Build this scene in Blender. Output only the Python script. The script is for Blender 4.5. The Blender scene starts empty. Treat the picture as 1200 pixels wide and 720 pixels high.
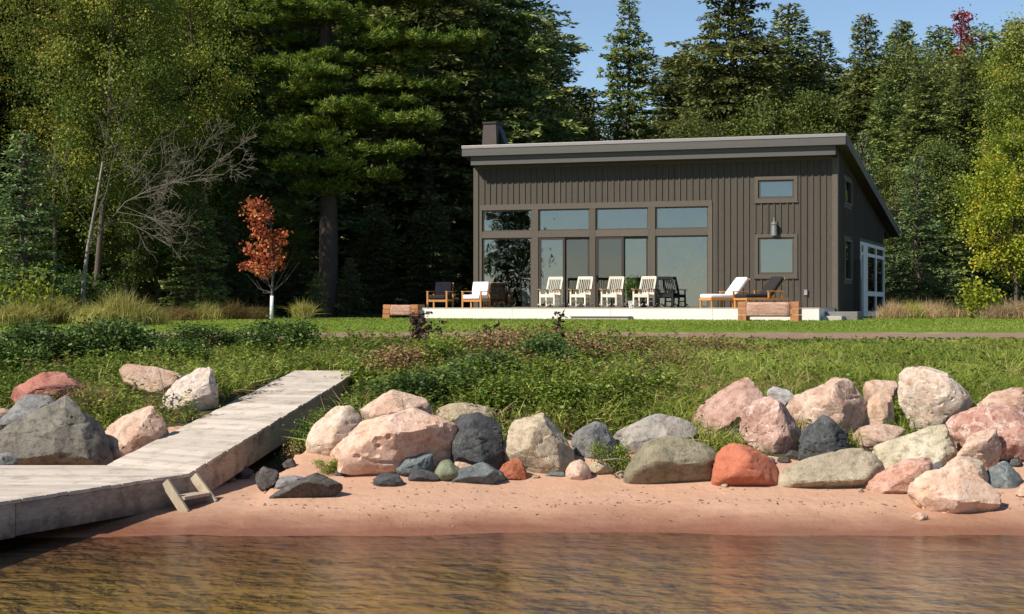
import bpy, bmesh, math, random
import numpy as np
from mathutils import Vector, noise

# ------------------------------------------------------------------ camera, light, exposure
S = bpy.context.scene
COL = S.collection
H = 2.8                 # eye height above the water (z = 0)
F = 2000.0              # focal length in photo pixels (photo 1200 x 720, horizon at row 360)
cam = bpy.data.cameras.new('camera'); cam.sensor_width = 36.0; cam.lens = F / 1200 * 36
cam.clip_start = 0.1; cam.clip_end = 9000
co = bpy.data.objects.new('camera', cam); COL.objects.link(co)
co.location = (0, 0, H); co.rotation_euler = (math.pi / 2, 0, 0)
S.camera = co

SUN_AZ = math.radians(55)      # to the left of "behind the camera"
SUN_EL = math.radians(42)
W = bpy.data.worlds.new('World'); S.world = W; W.use_nodes = True
nt = W.node_tree; nt.nodes.clear()
sky = nt.nodes.new('ShaderNodeTexSky'); sky.sky_type = 'NISHITA'; sky.sun_disc = False
sky.sun_elevation = SUN_EL; sky.sun_rotation = math.pi + SUN_AZ
sky.air_density = 0.9; sky.dust_density = 0.0; sky.ozone_density = 2.8; sky.altitude = 300
bg = nt.nodes.new('ShaderNodeBackground'); bg.inputs['Strength'].default_value = 0.088
wo = nt.nodes.new('ShaderNodeOutputWorld')
nt.links.new(sky.outputs[0], bg.inputs[0]); nt.links.new(bg.outputs[0], wo.inputs[0])

sl = bpy.data.lights.new('sun', 'SUN'); sl.energy = 4.7; sl.angle = math.radians(0.53); sl.color = (1.0, 0.93, 0.82)
so = bpy.data.objects.new('sun', sl); COL.objects.link(so)
sdir = Vector((-math.sin(SUN_AZ) * math.cos(SUN_EL), -math.cos(SUN_AZ) * math.cos(SUN_EL), math.sin(SUN_EL)))
so.rotation_euler = sdir.to_track_quat('Z', 'Y').to_euler(); so.location = (-40, -30, 50)

S.view_settings.view_transform = 'Standard'; S.view_settings.look = 'None'
S.view_settings.exposure = 0.50; S.view_settings.gamma = 1.0
S.view_settings.use_curve_mapping = False
S.render.engine = 'CYCLES'
S.cycles.use_denoising = True
S.cycles.max_bounces = 7; S.cycles.transparent_max_bounces = 12
S.cycles.diffuse_bounces = 3; S.cycles.glossy_bounces = 3; S.cycles.transmission_bounces = 4
S.cycles.caustics_reflective = False; S.cycles.caustics_refractive = False

R = np.random.default_rng(7)
random.seed(7)

# ------------------------------------------------------------------ node helpers
def lin(c):
    return tuple(((v / 255) / 12.92 if v / 255 <= 0.04045 else ((v / 255 + 0.055) / 1.055) ** 2.4) for v in c) + (1.0,)

class MT:
    def __init__(s, name):
        s.m = bpy.data.materials.new(name); s.m.use_nodes = True
        s.t = s.m.node_tree; s.n = s.t.nodes; s.n.clear()
        s.out = s.n.new('ShaderNodeOutputMaterial')
    def node(s, kind, **kw):
        n = s.n.new('ShaderNode' + kind)
        for k, v in kw.items():
            if k in n.inputs: n.inputs[k].default_value = v
            else: setattr(n, k, v)
        return n
    def ln(s, a, b): s.t.links.new(a, b)
    def coord(s, scale=(1, 1, 1), kind='Object', rot=(0, 0, 0)):
        c = s.node('TexCoord'); mp = s.node('Mapping')
        mp.inputs['Scale'].default_value = scale; mp.inputs['Rotation'].default_value = rot
        s.ln(c.outputs[kind], mp.inputs[0]); return mp.outputs[0]
    def noise(s, vec, scale, detail=4, rough=0.55):
        n = s.node('TexNoise'); n.inputs['Scale'].default_value = scale; n.inputs['Detail'].default_value = detail
        n.inputs['Roughness'].default_value = rough
        if vec is not None: s.ln(vec, n.inputs['Vector'])
        return n.outputs['Fac']
    def ramp(s, fac, stops, interp='LINEAR'):
        r = s.node('ValToRGB'); r.color_ramp.interpolation = interp
        e = r.color_ramp.elements
        while len(e) < len(stops): e.new(0.5)
        for i, (p, c) in enumerate(stops):
            e[i].position = p
            e[i].color = c if isinstance(c, tuple) and len(c) == 4 else ((c, c, c, 1) if not isinstance(c, tuple) else c + (1,))
        s.ln(fac, r.inputs[0]); return r.outputs[0]
    def mix(s, fac, a, b, blend='MIX'):
        m = s.node('Mix', data_type='RGBA', blend_type=blend)
        for v, i in ((fac, 0), (a, 6), (b, 7)):
            if hasattr(v, 'is_output'): s.ln(v, m.inputs[i])
            else: m.inputs[i].default_value = v
        return m.outputs[2]
    def math(s, op, a, b=0.0):
        m = s.node('Math', operation=op)
        for v, i in ((a, 0), (b, 1)):
            if hasattr(v, 'is_output'): s.ln(v, m.inputs[i])
            else: m.inputs[i].default_value = v
        return m.outputs[0]
    def bump(s, h, strength=0.5, dist=0.02):
        b = s.node('Bump'); b.inputs['Strength'].default_value = strength; b.inputs['Distance'].default_value = dist
        s.ln(h, b.inputs['Height']); return b.outputs[0]
    def pbr(s, color, rough=0.8, normal=None, spec=0.3, metal=0.0):
        p = s.node('BsdfPrincipled')
        for v, k in ((color, 'Base Color'), (rough, 'Roughness')):
            if hasattr(v, 'is_output'): s.ln(v, p.inputs[k])
            else: p.inputs[k].default_value = v
        p.inputs['Specular IOR Level'].default_value = spec; p.inputs['Metallic'].default_value = metal
        if normal is not None: s.ln(normal, p.inputs['Normal'])
        return p
    def done(s, sh):
        s.ln(sh.outputs[0] if hasattr(sh, 'outputs') else sh, s.out.inputs[0]); return s.m

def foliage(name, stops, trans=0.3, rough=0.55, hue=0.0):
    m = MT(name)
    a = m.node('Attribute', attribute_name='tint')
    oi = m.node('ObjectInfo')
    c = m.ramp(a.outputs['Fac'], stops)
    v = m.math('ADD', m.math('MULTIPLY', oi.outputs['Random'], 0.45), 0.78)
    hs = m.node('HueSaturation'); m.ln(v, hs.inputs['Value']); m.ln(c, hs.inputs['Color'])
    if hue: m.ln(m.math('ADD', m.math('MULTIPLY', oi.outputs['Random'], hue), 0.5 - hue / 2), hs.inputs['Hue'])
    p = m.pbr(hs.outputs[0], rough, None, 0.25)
    t = m.node('BsdfTranslucent'); m.ln(hs.outputs[0], t.inputs[0])
    x = m.node('MixShader'); x.inputs[0].default_value = trans
    m.ln(p.outputs[0], x.inputs[1]); m.ln(t.outputs[0], x.inputs[2])
    return m.done(x)

def wood(name, c1, c2, scale=(1, 1, 1), rough=0.75, dirt=None, grain=18, bump=0.35):
    m = MT(name)
    v = m.coord(scale)
    oi = m.node('ObjectInfo')
    add = m.node('VectorMath', operation='ADD'); m.ln(v, add.inputs[0])
    cmb = m.node('CombineXYZ')
    m.ln(m.math('MULTIPLY', oi.outputs['Random'], 37.0), cmb.inputs[0]); m.ln(m.math('MULTIPLY', oi.outputs['Random'], 13.0), cmb.inputs[1])
    m.ln(cmb.outputs[0], add.inputs[1]); v = add.outputs[0]
    n = m.noise(v, grain, 6, 0.65)
    c = m.mix(m.ramp(n, [(0.3, 0.0), (0.72, 1.0)]), c1, c2)
    val = m.math('ADD', m.math('MULTIPLY', oi.outputs['Random'], 0.3), 0.85)
    hs = m.node('HueSaturation'); m.ln(val, hs.inputs['Value']); m.ln(c, hs.inputs['Color']); c = hs.outputs[0]
    if dirt:
        d = m.noise(m.coord((1, 1, 1)), 2.3, 7, 0.7)
        c = m.mix(m.ramp(d, [(0.5, 0.0), (0.68, 0.85)]), c, dirt)
    return m.done(m.pbr(c, rough, m.bump(n, bump, 0.006), 0.25))

def plain(name, c, rough=0.7, var=0.2, scale=6, bump=0.1, metal=0.0, spec=0.3):
    m = MT(name); n = m.noise(m.coord(), scale, 5)
    c2 = tuple(v * (1 - var) for v in c[:3]) + (1,)
    c1 = tuple(min(1, v * (1 + var)) for v in c[:3]) + (1,)
    return m.done(m.pbr(m.mix(n, c2, c1), rough, m.bump(n, bump, 0.01), spec, metal))

# ------------------------------------------------------------------ object helpers
def link(o, parent=None):
    COL.objects.link(o)
    if parent is not None: o.parent = parent
    return o

def tag(o, label=None, cat=None, group=None, kind=None):
    if label: o['label'] = label
    if cat: o['category'] = cat
    if group: o['group'] = group
    if kind: o['kind'] = kind
    return o

def mesh(name, v, f, mat=None, smooth=False):
    me = bpy.data.meshes.new(name); me.from_pydata([tuple(p) for p in v], [], [tuple(q) for q in f])
    if mat: me.materials.append(mat)
    if smooth: me.polygons.foreach_set('use_smooth', [True] * len(me.polygons))
    me.update(); return me

def obj(name, me, parent=None, loc=(0, 0, 0), rz=0.0):
    o = bpy.data.objects.new(name, me); o.location = loc; o.rotation_euler = (0, 0, rz)
    return link(o, parent)

def empty(name, loc, rz=0.0):
    o = bpy.data.objects.new(name, None); o.location = loc; o.rotation_euler = (0, 0, rz); o.empty_display_size = 0.3
    return link(o)

def quadmesh(name, V, mat, tint=None, smooth=False):
    """V: (n,4,3) quads"""
    n = len(V); me = bpy.data.meshes.new(name)
    me.vertices.add(n * 4); me.vertices.foreach_set('co', np.ascontiguousarray(V, dtype=np.float32).ravel())
    me.loops.add(n * 4); me.loops.foreach_set('vertex_index', np.arange(n * 4, dtype=np.int32))
    me.polygons.add(n); me.polygons.foreach_set('loop_start', np.arange(0, n * 4, 4, dtype=np.int32))
    me.polygons.foreach_set('loop_total', np.full(n, 4, dtype=np.int32))
    me.update(calc_edges=True)
    if tint is not None:
        a = me.attributes.new('tint', 'FLOAT', 'POINT'); a.data.foreach_set('value', np.repeat(tint, 4).astype(np.float32))
    me.materials.append(mat); return me

BOXF = [(0, 3, 2, 1), (4, 5, 6, 7), (0, 1, 5, 4), (1, 2, 6, 5), (2, 3, 7, 6), (3, 0, 4, 7)]
def boxv(x0, x1, y0, y1, z0, z1):
    return [(x0, y0, z0), (x1, y0, z0), (x1, y1, z0), (x0, y1, z0), (x0, y0, z1), (x1, y0, z1), (x1, y1, z1), (x0, y1, z1)]

class MB:
    def __init__(s): s.v = []; s.f = []
    def raw(s, v, f):
        b = len(s.v); s.v += [tuple(p) for p in v]; s.f += [tuple(i + b for i in q) for q in f]; return s
    def box(s, x0, x1, y0, y1, z0, z1):
        return s.raw(boxv(min(x0, x1), max(x0, x1), min(y0, y1), max(y0, y1), min(z0, z1), max(z0, z1)), BOXF)
    def bar(s, a, b, w, d, up=(0, 0, 1)):
        a = Vector(a); b = Vector(b); t = (b - a).normalized(); u = Vector(up)
        x = t.cross(u)
        if x.length < 1e-4: x = t.cross(Vector((0, 1, 0)))
        x.normalize(); y = x.cross(t)
        v = []
        for p in (a, b):
            for sx, sy in ((-1, -1), (1, -1), (1, 1), (-1, 1)): v.append(p + x * sx * w / 2 + y * sy * d / 2)
        return s.raw(v, BOXF)
    def tube(s, pts, rad, n=8, cap=True):
        pts = [Vector(p) for p in pts]; b = len(s.v)
        for i, p in enumerate(pts):
            t = (pts[min(i + 1, len(pts) - 1)] - pts[max(i - 1, 0)]).normalized()
            x = t.cross(Vector((0.13, 0.2, 1)) if abs(t.z) < 0.9 else Vector((1, 0.1, 0))).normalized(); y = t.cross(x)
            for k in range(n):
                a = 2 * math.pi * k / n; s.v.append(tuple(p + (x * math.cos(a) + y * math.sin(a)) * rad[i]))
        for i in range(len(pts) - 1):
            for k in range(n):
                s.f.append((b + i * n + k, b + i * n + (k + 1) % n, b + (i + 1) * n + (k + 1) % n, b + (i + 1) * n + k))
        if cap:
            s.f.append(tuple(b + k for k in reversed(range(n)))); s.f.append(tuple(b + (len(pts) - 1) * n + k for k in range(n)))
        return s
    def prism(s, poly, axis, a, b):
        """poly of 2-D points extruded along an axis ('x','y','z') from a to b"""
        def p3(q, t): return (t, q[0], q[1]) if axis == 'x' else ((q[0], t, q[1]) if axis == 'y' else (q[0], q[1], t))
        n = len(poly)
        v = [p3(q, a) for q in poly] + [p3(q, b) for q in poly]
        f = [tuple(reversed(range(n))), tuple(range(n, 2 * n))] + [(i, (i + 1) % n, n + (i + 1) % n, n + i) for i in range(n)]
        return s.raw(v, f)
    def build(s, name, mat, parent=None, loc=(0, 0, 0), rz=0.0, bevel=0.0, smooth=False):
        me = bpy.data.meshes.new(name); bm = bmesh.new()
        vs = [bm.verts.new(p) for p in s.v]
        for q in s.f:
            try: bm.faces.new([vs[i] for i in q])
            except ValueError: pass
        bmesh.ops.recalc_face_normals(bm, faces=bm.faces)
        if bevel: bmesh.ops.bevel(bm, geom=list(bm.edges), offset=bevel, segments=2, affect='EDGES', profile=0.6)
        bm.to_mesh(me); bm.free(); me.materials.append(mat)
        if smooth: me.polygons.foreach_set('use_smooth', [True] * len(me.polygons))
        return obj(name, me, parent, loc, rz)

def copy_tree(o, parent=None):
    c = o.copy(); link(c); c.parent = parent
    for ch in o.children: copy_tree(ch, c)
    return c

# ------------------------------------------------------------------ terrain
KY = np.array([-4000, -50, 0, 12, 17, 20, 20.97, 21.8, 22.8, 23.5, 25, 26.5, 28.5, 31, 36, 40, 42, 46.5, 46.65, 50, 55, 58, 75, 120, 400, 4000.])
KZ = np.array([-4, -3, -2, -0.95, -0.40, -0.09, 0, .12, .30, .46, .93, 1.28, 1.48, 1.64, 1.90, 2.0, 2.03, 2.09, 2.145, 2.25, 2.36, 2.38, 2.5, 3.0, 8, 12.])
def gz(x, y):
    x = np.asarray(x, float); y = np.asarray(y, float)
    sh = 0.17 * np.sin(x * 0.55 + 1.0) + 0.11 * np.sin(x * 1.3 + 0.4) + 0.05 * np.sin(x * 3.1 + 2.0)
    w = np.clip((y - 12) / 6, 0, 1) * np.clip((30 - y) / 5, 0, 1)
    sl_ = 2.0 / (1 + np.exp((x + 3.9) * 4.0)) * np.clip((y - 21.5) / 2.6, 0, 1) * np.clip((36 - y) / 5, 0, 1)
    z = np.interp(y - sh * w - sl_, KY, KZ)
    b = np.clip((y - 25) / 2, 0, 1) * np.clip((42 - y) / 5, 0, 1)
    z = z + b * (0.06 * np.sin(x * 1.1 + y * 0.7) + 0.045 * np.sin(x * 2.3 - y * 1.3 + 2) + 0.05 * np.sin(x * 0.4 + 1.7))
    # hollow under the wooden ramp, open to the sand on its right side
    t = np.clip((y - 23.7) / 7.3, 0, 1)
    xl = -5.77 + 1.82 * t; xrr = -4.36 + 1.57 * t
    top = 0.55 + 1.09 * t
    left = np.clip((xl + 0.25 - x) / 0.35, 0, 1); right = np.clip((x - xrr - 0.75) / 0.7, 0, 1)
    lim = top - 0.75 * np.clip((31 - y) / 3.0, 0.02, 1) + 1.4 * np.maximum(left * 0.46, right)
    lim = np.maximum(lim, np.interp(y, [20, 21, 23, 25.5, 27.5, 29.5, 31], [-5, 0.0, 0.2, 0.27, 0.5, 0.95, 1.3]))
    on = (y > 21.0) & (y < 31.2) & (x > -6.6) & (x < -1.2)
    z = np.where(on, np.minimum(z, lim), z)
    return z
def g(x, y): return float(gz(x, y))

def PX(px, y): return (px - 600) / F * y
def PZ(py, y): return H - (py - 360) / F * y
def ground_y(px, py, y0=20.0, y1=60.0):
    """distance at which the ground shows in photo row py"""
    ys = np.linspace(y0, y1, 1600); xs = (px - 600) / F * ys
    r = 360 + F * (H - gz(xs, ys)) / ys
    k = np.where(r <= py)[0]
    return float(ys[k[0]]) if len(k) else y1

def sheet(name, y0, y1, ny, halfx, nx, mat, dz=0.0):
    """ground strip between the curves y0 and y1 (numbers or functions of x)"""
    xs = np.linspace(-halfx, halfx, nx); t = np.linspace(0, 1, ny)
    a = np.array([y0(x) if callable(y0) else y0 for x in xs]); b = np.array([y1(x) if callable(y1) else y1 for x in xs])
    X = np.repeat(xs[None], ny, 0); Y = a[None] * (1 - t[:, None]) + b[None] * t[:, None]
    Z = gz(X, Y) + dz
    v = np.stack([X, Y, Z], -1).reshape(-1, 3)
    f = [(i * nx + j, i * nx + j + 1, (i + 1) * nx + j + 1, (i + 1) * nx + j) for i in range(ny - 1) for j in range(nx - 1)]
    return tag(obj(name, mesh(name, v, f, mat, True)), kind='structure')

def sand_mat():
    m = MT('sand'); v = m.coord((1, 1, 1)); n = m.noise(v, 1.1, 6, 0.6); n2 = m.noise(v, 90, 3, 0.6)
    st = m.noise(m.coord((0.35, 2.4, 1)), 2.2, 5, 0.6)
    c = m.mix(n, lin((179, 141, 115)), lin((196, 160, 134)))
    c = m.mix(m.ramp(st, [(0.42, 0.0), (0.7, 0.5)]), c, lin((176, 132, 108)))
    c = m.mix(m.ramp(n2, [(0.3, 0.35), (0.55, 0.0)]), c, lin((150, 104, 82)))
    # the strip the waves reach is wet: darker and glossier (height above the water)
    geo = m.node('NewGeometry'); sx = m.node('SeparateXYZ'); m.ln(geo.outputs['Position'], sx.inputs[0])
    hz = m.math('ADD', sx.outputs[2], m.math('MULTIPLY', m.math('SUBTRACT', n, 0.5), 0.16))
    wet = m.ramp(hz, [(0.03, 1.0), (0.2, 0.0)])
    c = m.mix(wet, c, m.mix(1.0, c, lin((188, 162, 148)), 'MULTIPLY'))
    alg = m.ramp(hz, [(0.44, 1.0), (0.5, 0.0)]) if False else m.ramp(m.math('MULTIPLY', hz, -1.0), [(0.02, 0.0), (0.25, 0.9)])
    c = m.mix(alg, c, m.mix(n, lin((164, 134, 82)), lin((200, 162, 108))))
    rg = m.ramp(wet, [(0.0, 0.9), (1.0, 0.3)])
    h = m.math('ADD', m.math('MULTIPLY', m.noise(v, 4.5, 5, 0.6), 0.8), m.math('MULTIPLY', n2, 0.1))
    return m.done(m.pbr(c, rg, m.bump(h, 0.85, 0.05), 0.25))

def ground_mat(name, a, b, c, s=1.2, bs=0.6):
    m = MT(name); v = m.coord(); n = m.noise(v, s, 6, 0.65); n2 = m.noise(v, 22, 4, 0.7)
    k = m.mix(m.ramp(n, [(0.35, 0.0), (0.65, 1.0)]), a, b)
    k = m.mix(m.ramp(n2, [(0.45, 0.0), (0.7, 0.8)]), k, c)
    return m.done(m.pbr(k, 0.95, m.bump(n2, bs, 0.05), 0.1))

M_sand = sand_mat()
M_bank = ground_mat('bank_soil', lin((70, 66, 40)), lin((92, 84, 56)), lin((60, 74, 32)))
M_lawn = ground_mat('lawn_soil', lin((98, 118, 44)), lin((116, 128, 56)), lin((84, 106, 38)))
M_path = ground_mat('gravel', lin((146, 118, 102)), lin((122, 94, 80)), lin((178, 156, 140)), 3.0)
M_forest = ground_mat('forest_floor', lin((60, 52, 34)), lin((74, 70, 38)), lin((50, 58, 28)))

def bank0(x): return 24.2 + 2.0 / (1 + math.exp((x + 3.0) * 3.0)) + 0.5 * math.sin(x * 0.9 + 0.5) + 0.3 * math.sin(x * 2.1)
def path0(x): return 42.0 + 0.35 * math.sin(x * 0.5) + 0.15 * math.sin(x * 1.7)
def path1(x): return 46.5 + 0.04 * math.sin(x * 2.7)
sheet('lake_bed', -60, 14, 20, 120, 60, M_sand)
sheet('beach', 14, bank0, 70, 14, 160, M_sand)
for s in (-1, 1):
    pass
sheet('bank', bank0, path0, 60, 14, 120, M_bank)
sheet('gravel_path', path0, path1, 14, 26, 120, M_path)
sheet('lawn', path1, 60.5, 30, 26, 60, M_lawn)
sheet('forest_floor', 60.5, 4000, 60, 2600, 61, M_forest, -0.004)
# shore and land that carry on to both sides of the view
def side_sheet(name, y0, y1, ny, x0, x1, nx, mat):
    xs = np.linspace(x0, x1, nx); ys = np.linspace(y0, y1, ny); X, Y = np.meshgrid(xs, ys)
    v = np.stack([X, Y, gz(X, Y)], -1).reshape(-1, 3)
    f = [(i * nx + j, i * nx + j + 1, (i + 1) * nx + j + 1, (i + 1) * nx + j) for i in range(ny - 1) for j in range(nx - 1)]
    return tag(obj(name, mesh(name, v, f, mat, True)), kind='structure')
side_sheet('beach', 14, 24.2, 30, -120, -14, 70, M_sand); side_sheet('beach', 14, 24.2, 30, 14, 120, 70, M_sand)
side_sheet('bank', 24.2, 46.5, 30, -120, -14, 50, M_bank); side_sheet('bank', 24.2, 46.5, 30, 14, 120, 50, M_bank)
side_sheet('forest_floor', 46.5, 60.5, 10, -160, -26, 30, M_forest); side_sheet('forest_floor', 46.5, 60.5, 10, 26, 160, 30, M_forest)
side_sheet('lake_bed', -3000, -60, 8, -3000, 3000, 8, M_sand)

def water_mat():
    m = MT('water')
    v1 = m.coord((0.8, 1.25, 1), rot=(0, 0, math.radians(8))); v2 = m.coord((0.9, 1.5, 1), rot=(0, 0, math.radians(-14)))
    h = m.math('ADD', m.math('MULTIPLY', m.noise(v1, 2.3, 2, 0.45), 1.0), m.math('MULTIPLY', m.noise(v2, 7.0, 4, 0.55), 0.42))
    big = m.noise(m.coord((0.5, 0.8, 1)), 0.6, 3)
    h = m.math('MULTIPLY', h, m.math('ADD', m.math('MULTIPLY', m.ramp(big, [(0.3, 0.0), (0.7, 1.0)]), 0.9), 0.35))
    nrm = m.bump(h, 1.0, 0.034)
    fr = m.node('Fresnel'); fr.inputs['IOR'].default_value = 1.33; m.ln(nrm, fr.inputs['Normal'])
    gl = m.node('BsdfGlossy'); gl.inputs['Roughness'].default_value = 0.035; m.ln(nrm, gl.inputs['Normal'])
    tr = m.node('BsdfTransparent'); tr.inputs[0].default_value = (0.92, 0.91, 0.80, 1)
    x = m.node('MixShader'); m.ln(fr.outputs[0], x.inputs[0]); m.ln(tr.outputs[0], x.inputs[1]); m.ln(gl.outputs[0], x.inputs[2])
    m.ln(x.outputs[0], m.out.inputs[0])
    ab = m.node('VolumeAbsorption'); ab.inputs['Color'].default_value = (0.64, 0.66, 0.32, 1); ab.inputs['Density'].default_value = 0.13
    m.ln(ab.outputs[0], m.out.inputs['Volume'])
    return m.m
M_water = water_mat()
wb = MB().box(-3000, 3000, -3000, 23.2, -6, 0.0)
tag(wb.build('lake_water', M_water), kind='structure')

# ------------------------------------------------------------------ house
M_siding = wood('siding_paint', lin((66, 60, 53)), lin((86, 79, 70)), (6, 6, 0.5), 0.7, None, 9, 0.25)
M_trim = wood('trim_paint', lin((82, 75, 66)), lin((97, 89, 79)), (3, 3, 3), 0.65, None, 7, 0.12)
M_frame = plain('window_frame_paint', lin((78, 70, 62)), 0.5, 0.08, 8, 0.03)
M_dark = plain('dark_metal', lin((44, 42, 42)), 0.45, 0.15, 9, 0.05, 0.4)
M_fascia = plain('metal_fascia', lin((86, 82, 78)), 0.55, 0.07, 3, 0.02, 0.35, 0.5)
M_drip = plain('drip_edge_metal', lin((150, 143, 138)), 0.4, 0.06, 3, 0.02, 0.5, 0.5)
M_roof = plain('roof_metal', lin((92, 86, 82)), 0.45, 0.1, 2, 0.03, 0.4)
M_soffit = plain('soffit', lin((72, 64, 57)), 0.8, 0.08, 4, 0.03)
M_white = plain('white_paint', lin((222, 222, 220)), 0.5, 0.04, 6, 0.03)
M_copper = plain('aged_copper', lin((76, 67, 63)), 0.5, 0.22, 5, 0.05, 0.35)
M_intw = plain('interior_wall', lin((150, 140, 126)), 0.85, 0.05, 2, 0.02)
M_intd = plain('interior_panel', lin((96, 70, 48)), 0.7, 0.15, 3, 0.05)
M_intf = wood('interior_floor', lin((110, 82, 58)), lin((128, 98, 70)), (1, 6, 1), 0.5)
M_concrete = plain('concrete', lin((176, 170, 160)), 0.85, 0.1, 9, 0.2)
M_deck = MT('deck_fascia'); 
def deckmat():
    m = M_deck; n = m.noise(m.coord((0.6, 1, 2)), 5, 6, 0.65); d = m.noise(m.coord(), 30, 4, 0.6)
    c = m.mix(n, lin((214, 208, 200)), lin((228, 224, 218)))
    c = m.mix(m.ramp(d, [(0.66, 0.0), (0.72, 0.5)]), c, lin((150, 130, 118)))
    return m.done(m.pbr(c, 0.75, m.bump(n, 0.15, 0.01), 0.3))
M_deck = deckmat()

def glassmat(name, refl, tint=(0.86, 0.92, 0.96, 1), tr_tint=(0.6, 0.66, 0.66, 1)):
    m = MT(name)
    nb = m.bump(m.noise(m.coord((1, 1, 0.6)), 1.3, 2), 0.10, 0.06)
    gl = m.node('BsdfGlossy'); gl.inputs['Roughness'].default_value = 0.0; gl.inputs[0].default_value = tint
    m.ln(nb, gl.inputs['Normal'])
    tr = m.node('BsdfTransparent'); tr.inputs[0].default_value = tr_tint
    fr = m.node('Fresnel'); fr.inputs['IOR'].default_value = 1.5
    k = m.math('ADD', fr.outputs[0], refl)
    x = m.node('MixShader'); m.ln(k, x.inputs[0]); m.ln(tr.outputs[0], x.inputs[1]); m.ln(gl.outputs[0], x.inputs[2])
    return m.done(x)
M_glass = glassmat('window_glass', 0.13, (0.80, 0.83, 0.85, 1), (0.75, 0.78, 0.78, 1))
M_screen = glassmat('insect_screen', 0.07, (0.5, 0.5, 0.5, 1), (0.35, 0.35, 0.36, 1))

TH = math.radians(19.2); CT, ST = math.cos(TH), math.sin(TH)
RX, RY, RZ = 11.05, 58.0, 2.38
def fr_(px, py, v=0.0):
    """photo pixel on the house plane at depth v behind the front -> local x and z"""
    k = (px - 600) / F
    lx = (k * (RY + v * CT) - RX - v * ST) / (CT + k * ST)
    Y = RY - lx * ST + v * CT
    return lx, PZ(py, Y) - RZ
def lx_(px, v=0.0): return fr_(px, 360, v)[0]
def hw(lx, ly, z=0.0):
    return (RX + lx * CT + ly * ST, RY - lx * ST + ly * CT, RZ + z)

house = empty('house', (RX, RY, RZ), -TH)
tag(house, 'dark brown board and batten house with a sloping shed roof behind the deck', 'house')
WL = lx_(556); DEPTH = 12.9
def rooftop(v): return 6.20 - 0.163 * (v + 0.6)
DZ = 0.365                               # deck level (local)
bx0, bx1 = lx_(565), lx_(830); bz0, bz1 = DZ + 0.01, fr_(565, 247)[1]
ux0, ux1 = lx_(888.5), lx_(930.5); uz0, uz1 = fr_(910, 232.5)[1], fr_(910, 211)[1]
wx0, wx1 = ux0, ux1; wz0, wz1 = fr_(910, 321.5)[1], fr_(910, 278.5)[1]
TOPW = 5.55
def wall_with_holes(x0, x1, z0, z1, holes, t0, t1):
    xs = sorted({x0, x1} | {h[0] for h in holes} | {h[1] for h in holes}); zs = sorted({z0, z1} | {h[2] for h in holes} | {h[3] for h in holes})
    b = MB()
    for i in range(len(xs) - 1):
        for j in range(len(zs) - 1):
            cx, cz = (xs[i] + xs[i + 1]) / 2, (zs[j] + zs[j + 1]) / 2
            if not any(h[0] < cx < h[1] and h[2] < cz < h[3] for h in holes):
                b.box(xs[i], xs[i + 1], t0, t1, zs[j], zs[j + 1])
    return b
holes = [(bx0, bx1, bz0, bz1), (ux0, ux1, uz0, uz1), (wx0, wx1, wz0, wz1)]
fw = wall_with_holes(WL, 0, -0.3, TOPW + 0.25, holes, 0, 0.18).build('front_wall', M_siding, house)
# side wall: sloped top, with two small windows and the porch opening
def side_z(v): return rooftop(v) - 0.36
sw = MB()
def yk(px):                               # depth along the side wall for a photo column
    k = (px - 600) / F; return (k * RY - RX) / (ST - k * CT)
def side_pt(px, py):
    v = yk(px); Y = RY + v * CT; return v, PZ(py, Y) - RZ
sv0, sv1 = yk(989.5), yk(998)
su0, su1 = side_pt(994, 241)[1], side_pt(994, 211)[1]
sw0, sw1 = side_pt(994, 329)[1], side_pt(994, 281)[1]
pv0, pv1 = yk(1007), DEPTH - 0.12; pz0, pz1 = 0.05, side_pt(1007, 283)[1]
vs_ = [0.18, sv0, sv1, pv0, pv1, DEPTH]
segs = [(0.18, sv0, [(-0.3, None)]), (sv0, sv1, [(-0.3, sw0), (sw1, su0), (su1, None)]), (sv1, pv0, [(-0.3, None)]),
        (pv0, pv1, [(pz1, None)]), (pv1, DEPTH, [(-0.3, None)])]
for a, b, rs in segs:
    for z0, z1 in rs:
        sw.prism([(a, z0), (b, z0), (b, side_z(b) if z1 is None else z1), (a, side_z(a) if z1 is None else z1)], 'x', -0.18, 0.0)
sidew = sw.build('side_wall', M_siding, house)
MB().prism([(0.18, -0.3), (DEPTH, -0.3), (DEPTH, side_z(DEPTH)), (0.18, side_z(0.18))], 'x', WL, WL + 0.18).build('side_wall', M_siding, house)
MB().box(WL + 0.18, -0.18, DEPTH - 0.18, DEPTH, -0.3, side_z(DEPTH) - 0.02).build('back_wall', M_siding, house)
# interior
MB().box(WL + 0.18, -0.18, 0.18, DEPTH - 0.18, 0.2, DZ).build('floor', M_intf, house)
MB().box(WL + 0.18, -0.18, 6.5, 6.6, DZ, 4.7).build('interior_wall', M_intd, house)
MB().box(lx_(845), lx_(845) + 0.1, 0.18, 6.5, DZ, 5.4).build('interior_wall', M_intw, house)

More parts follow.
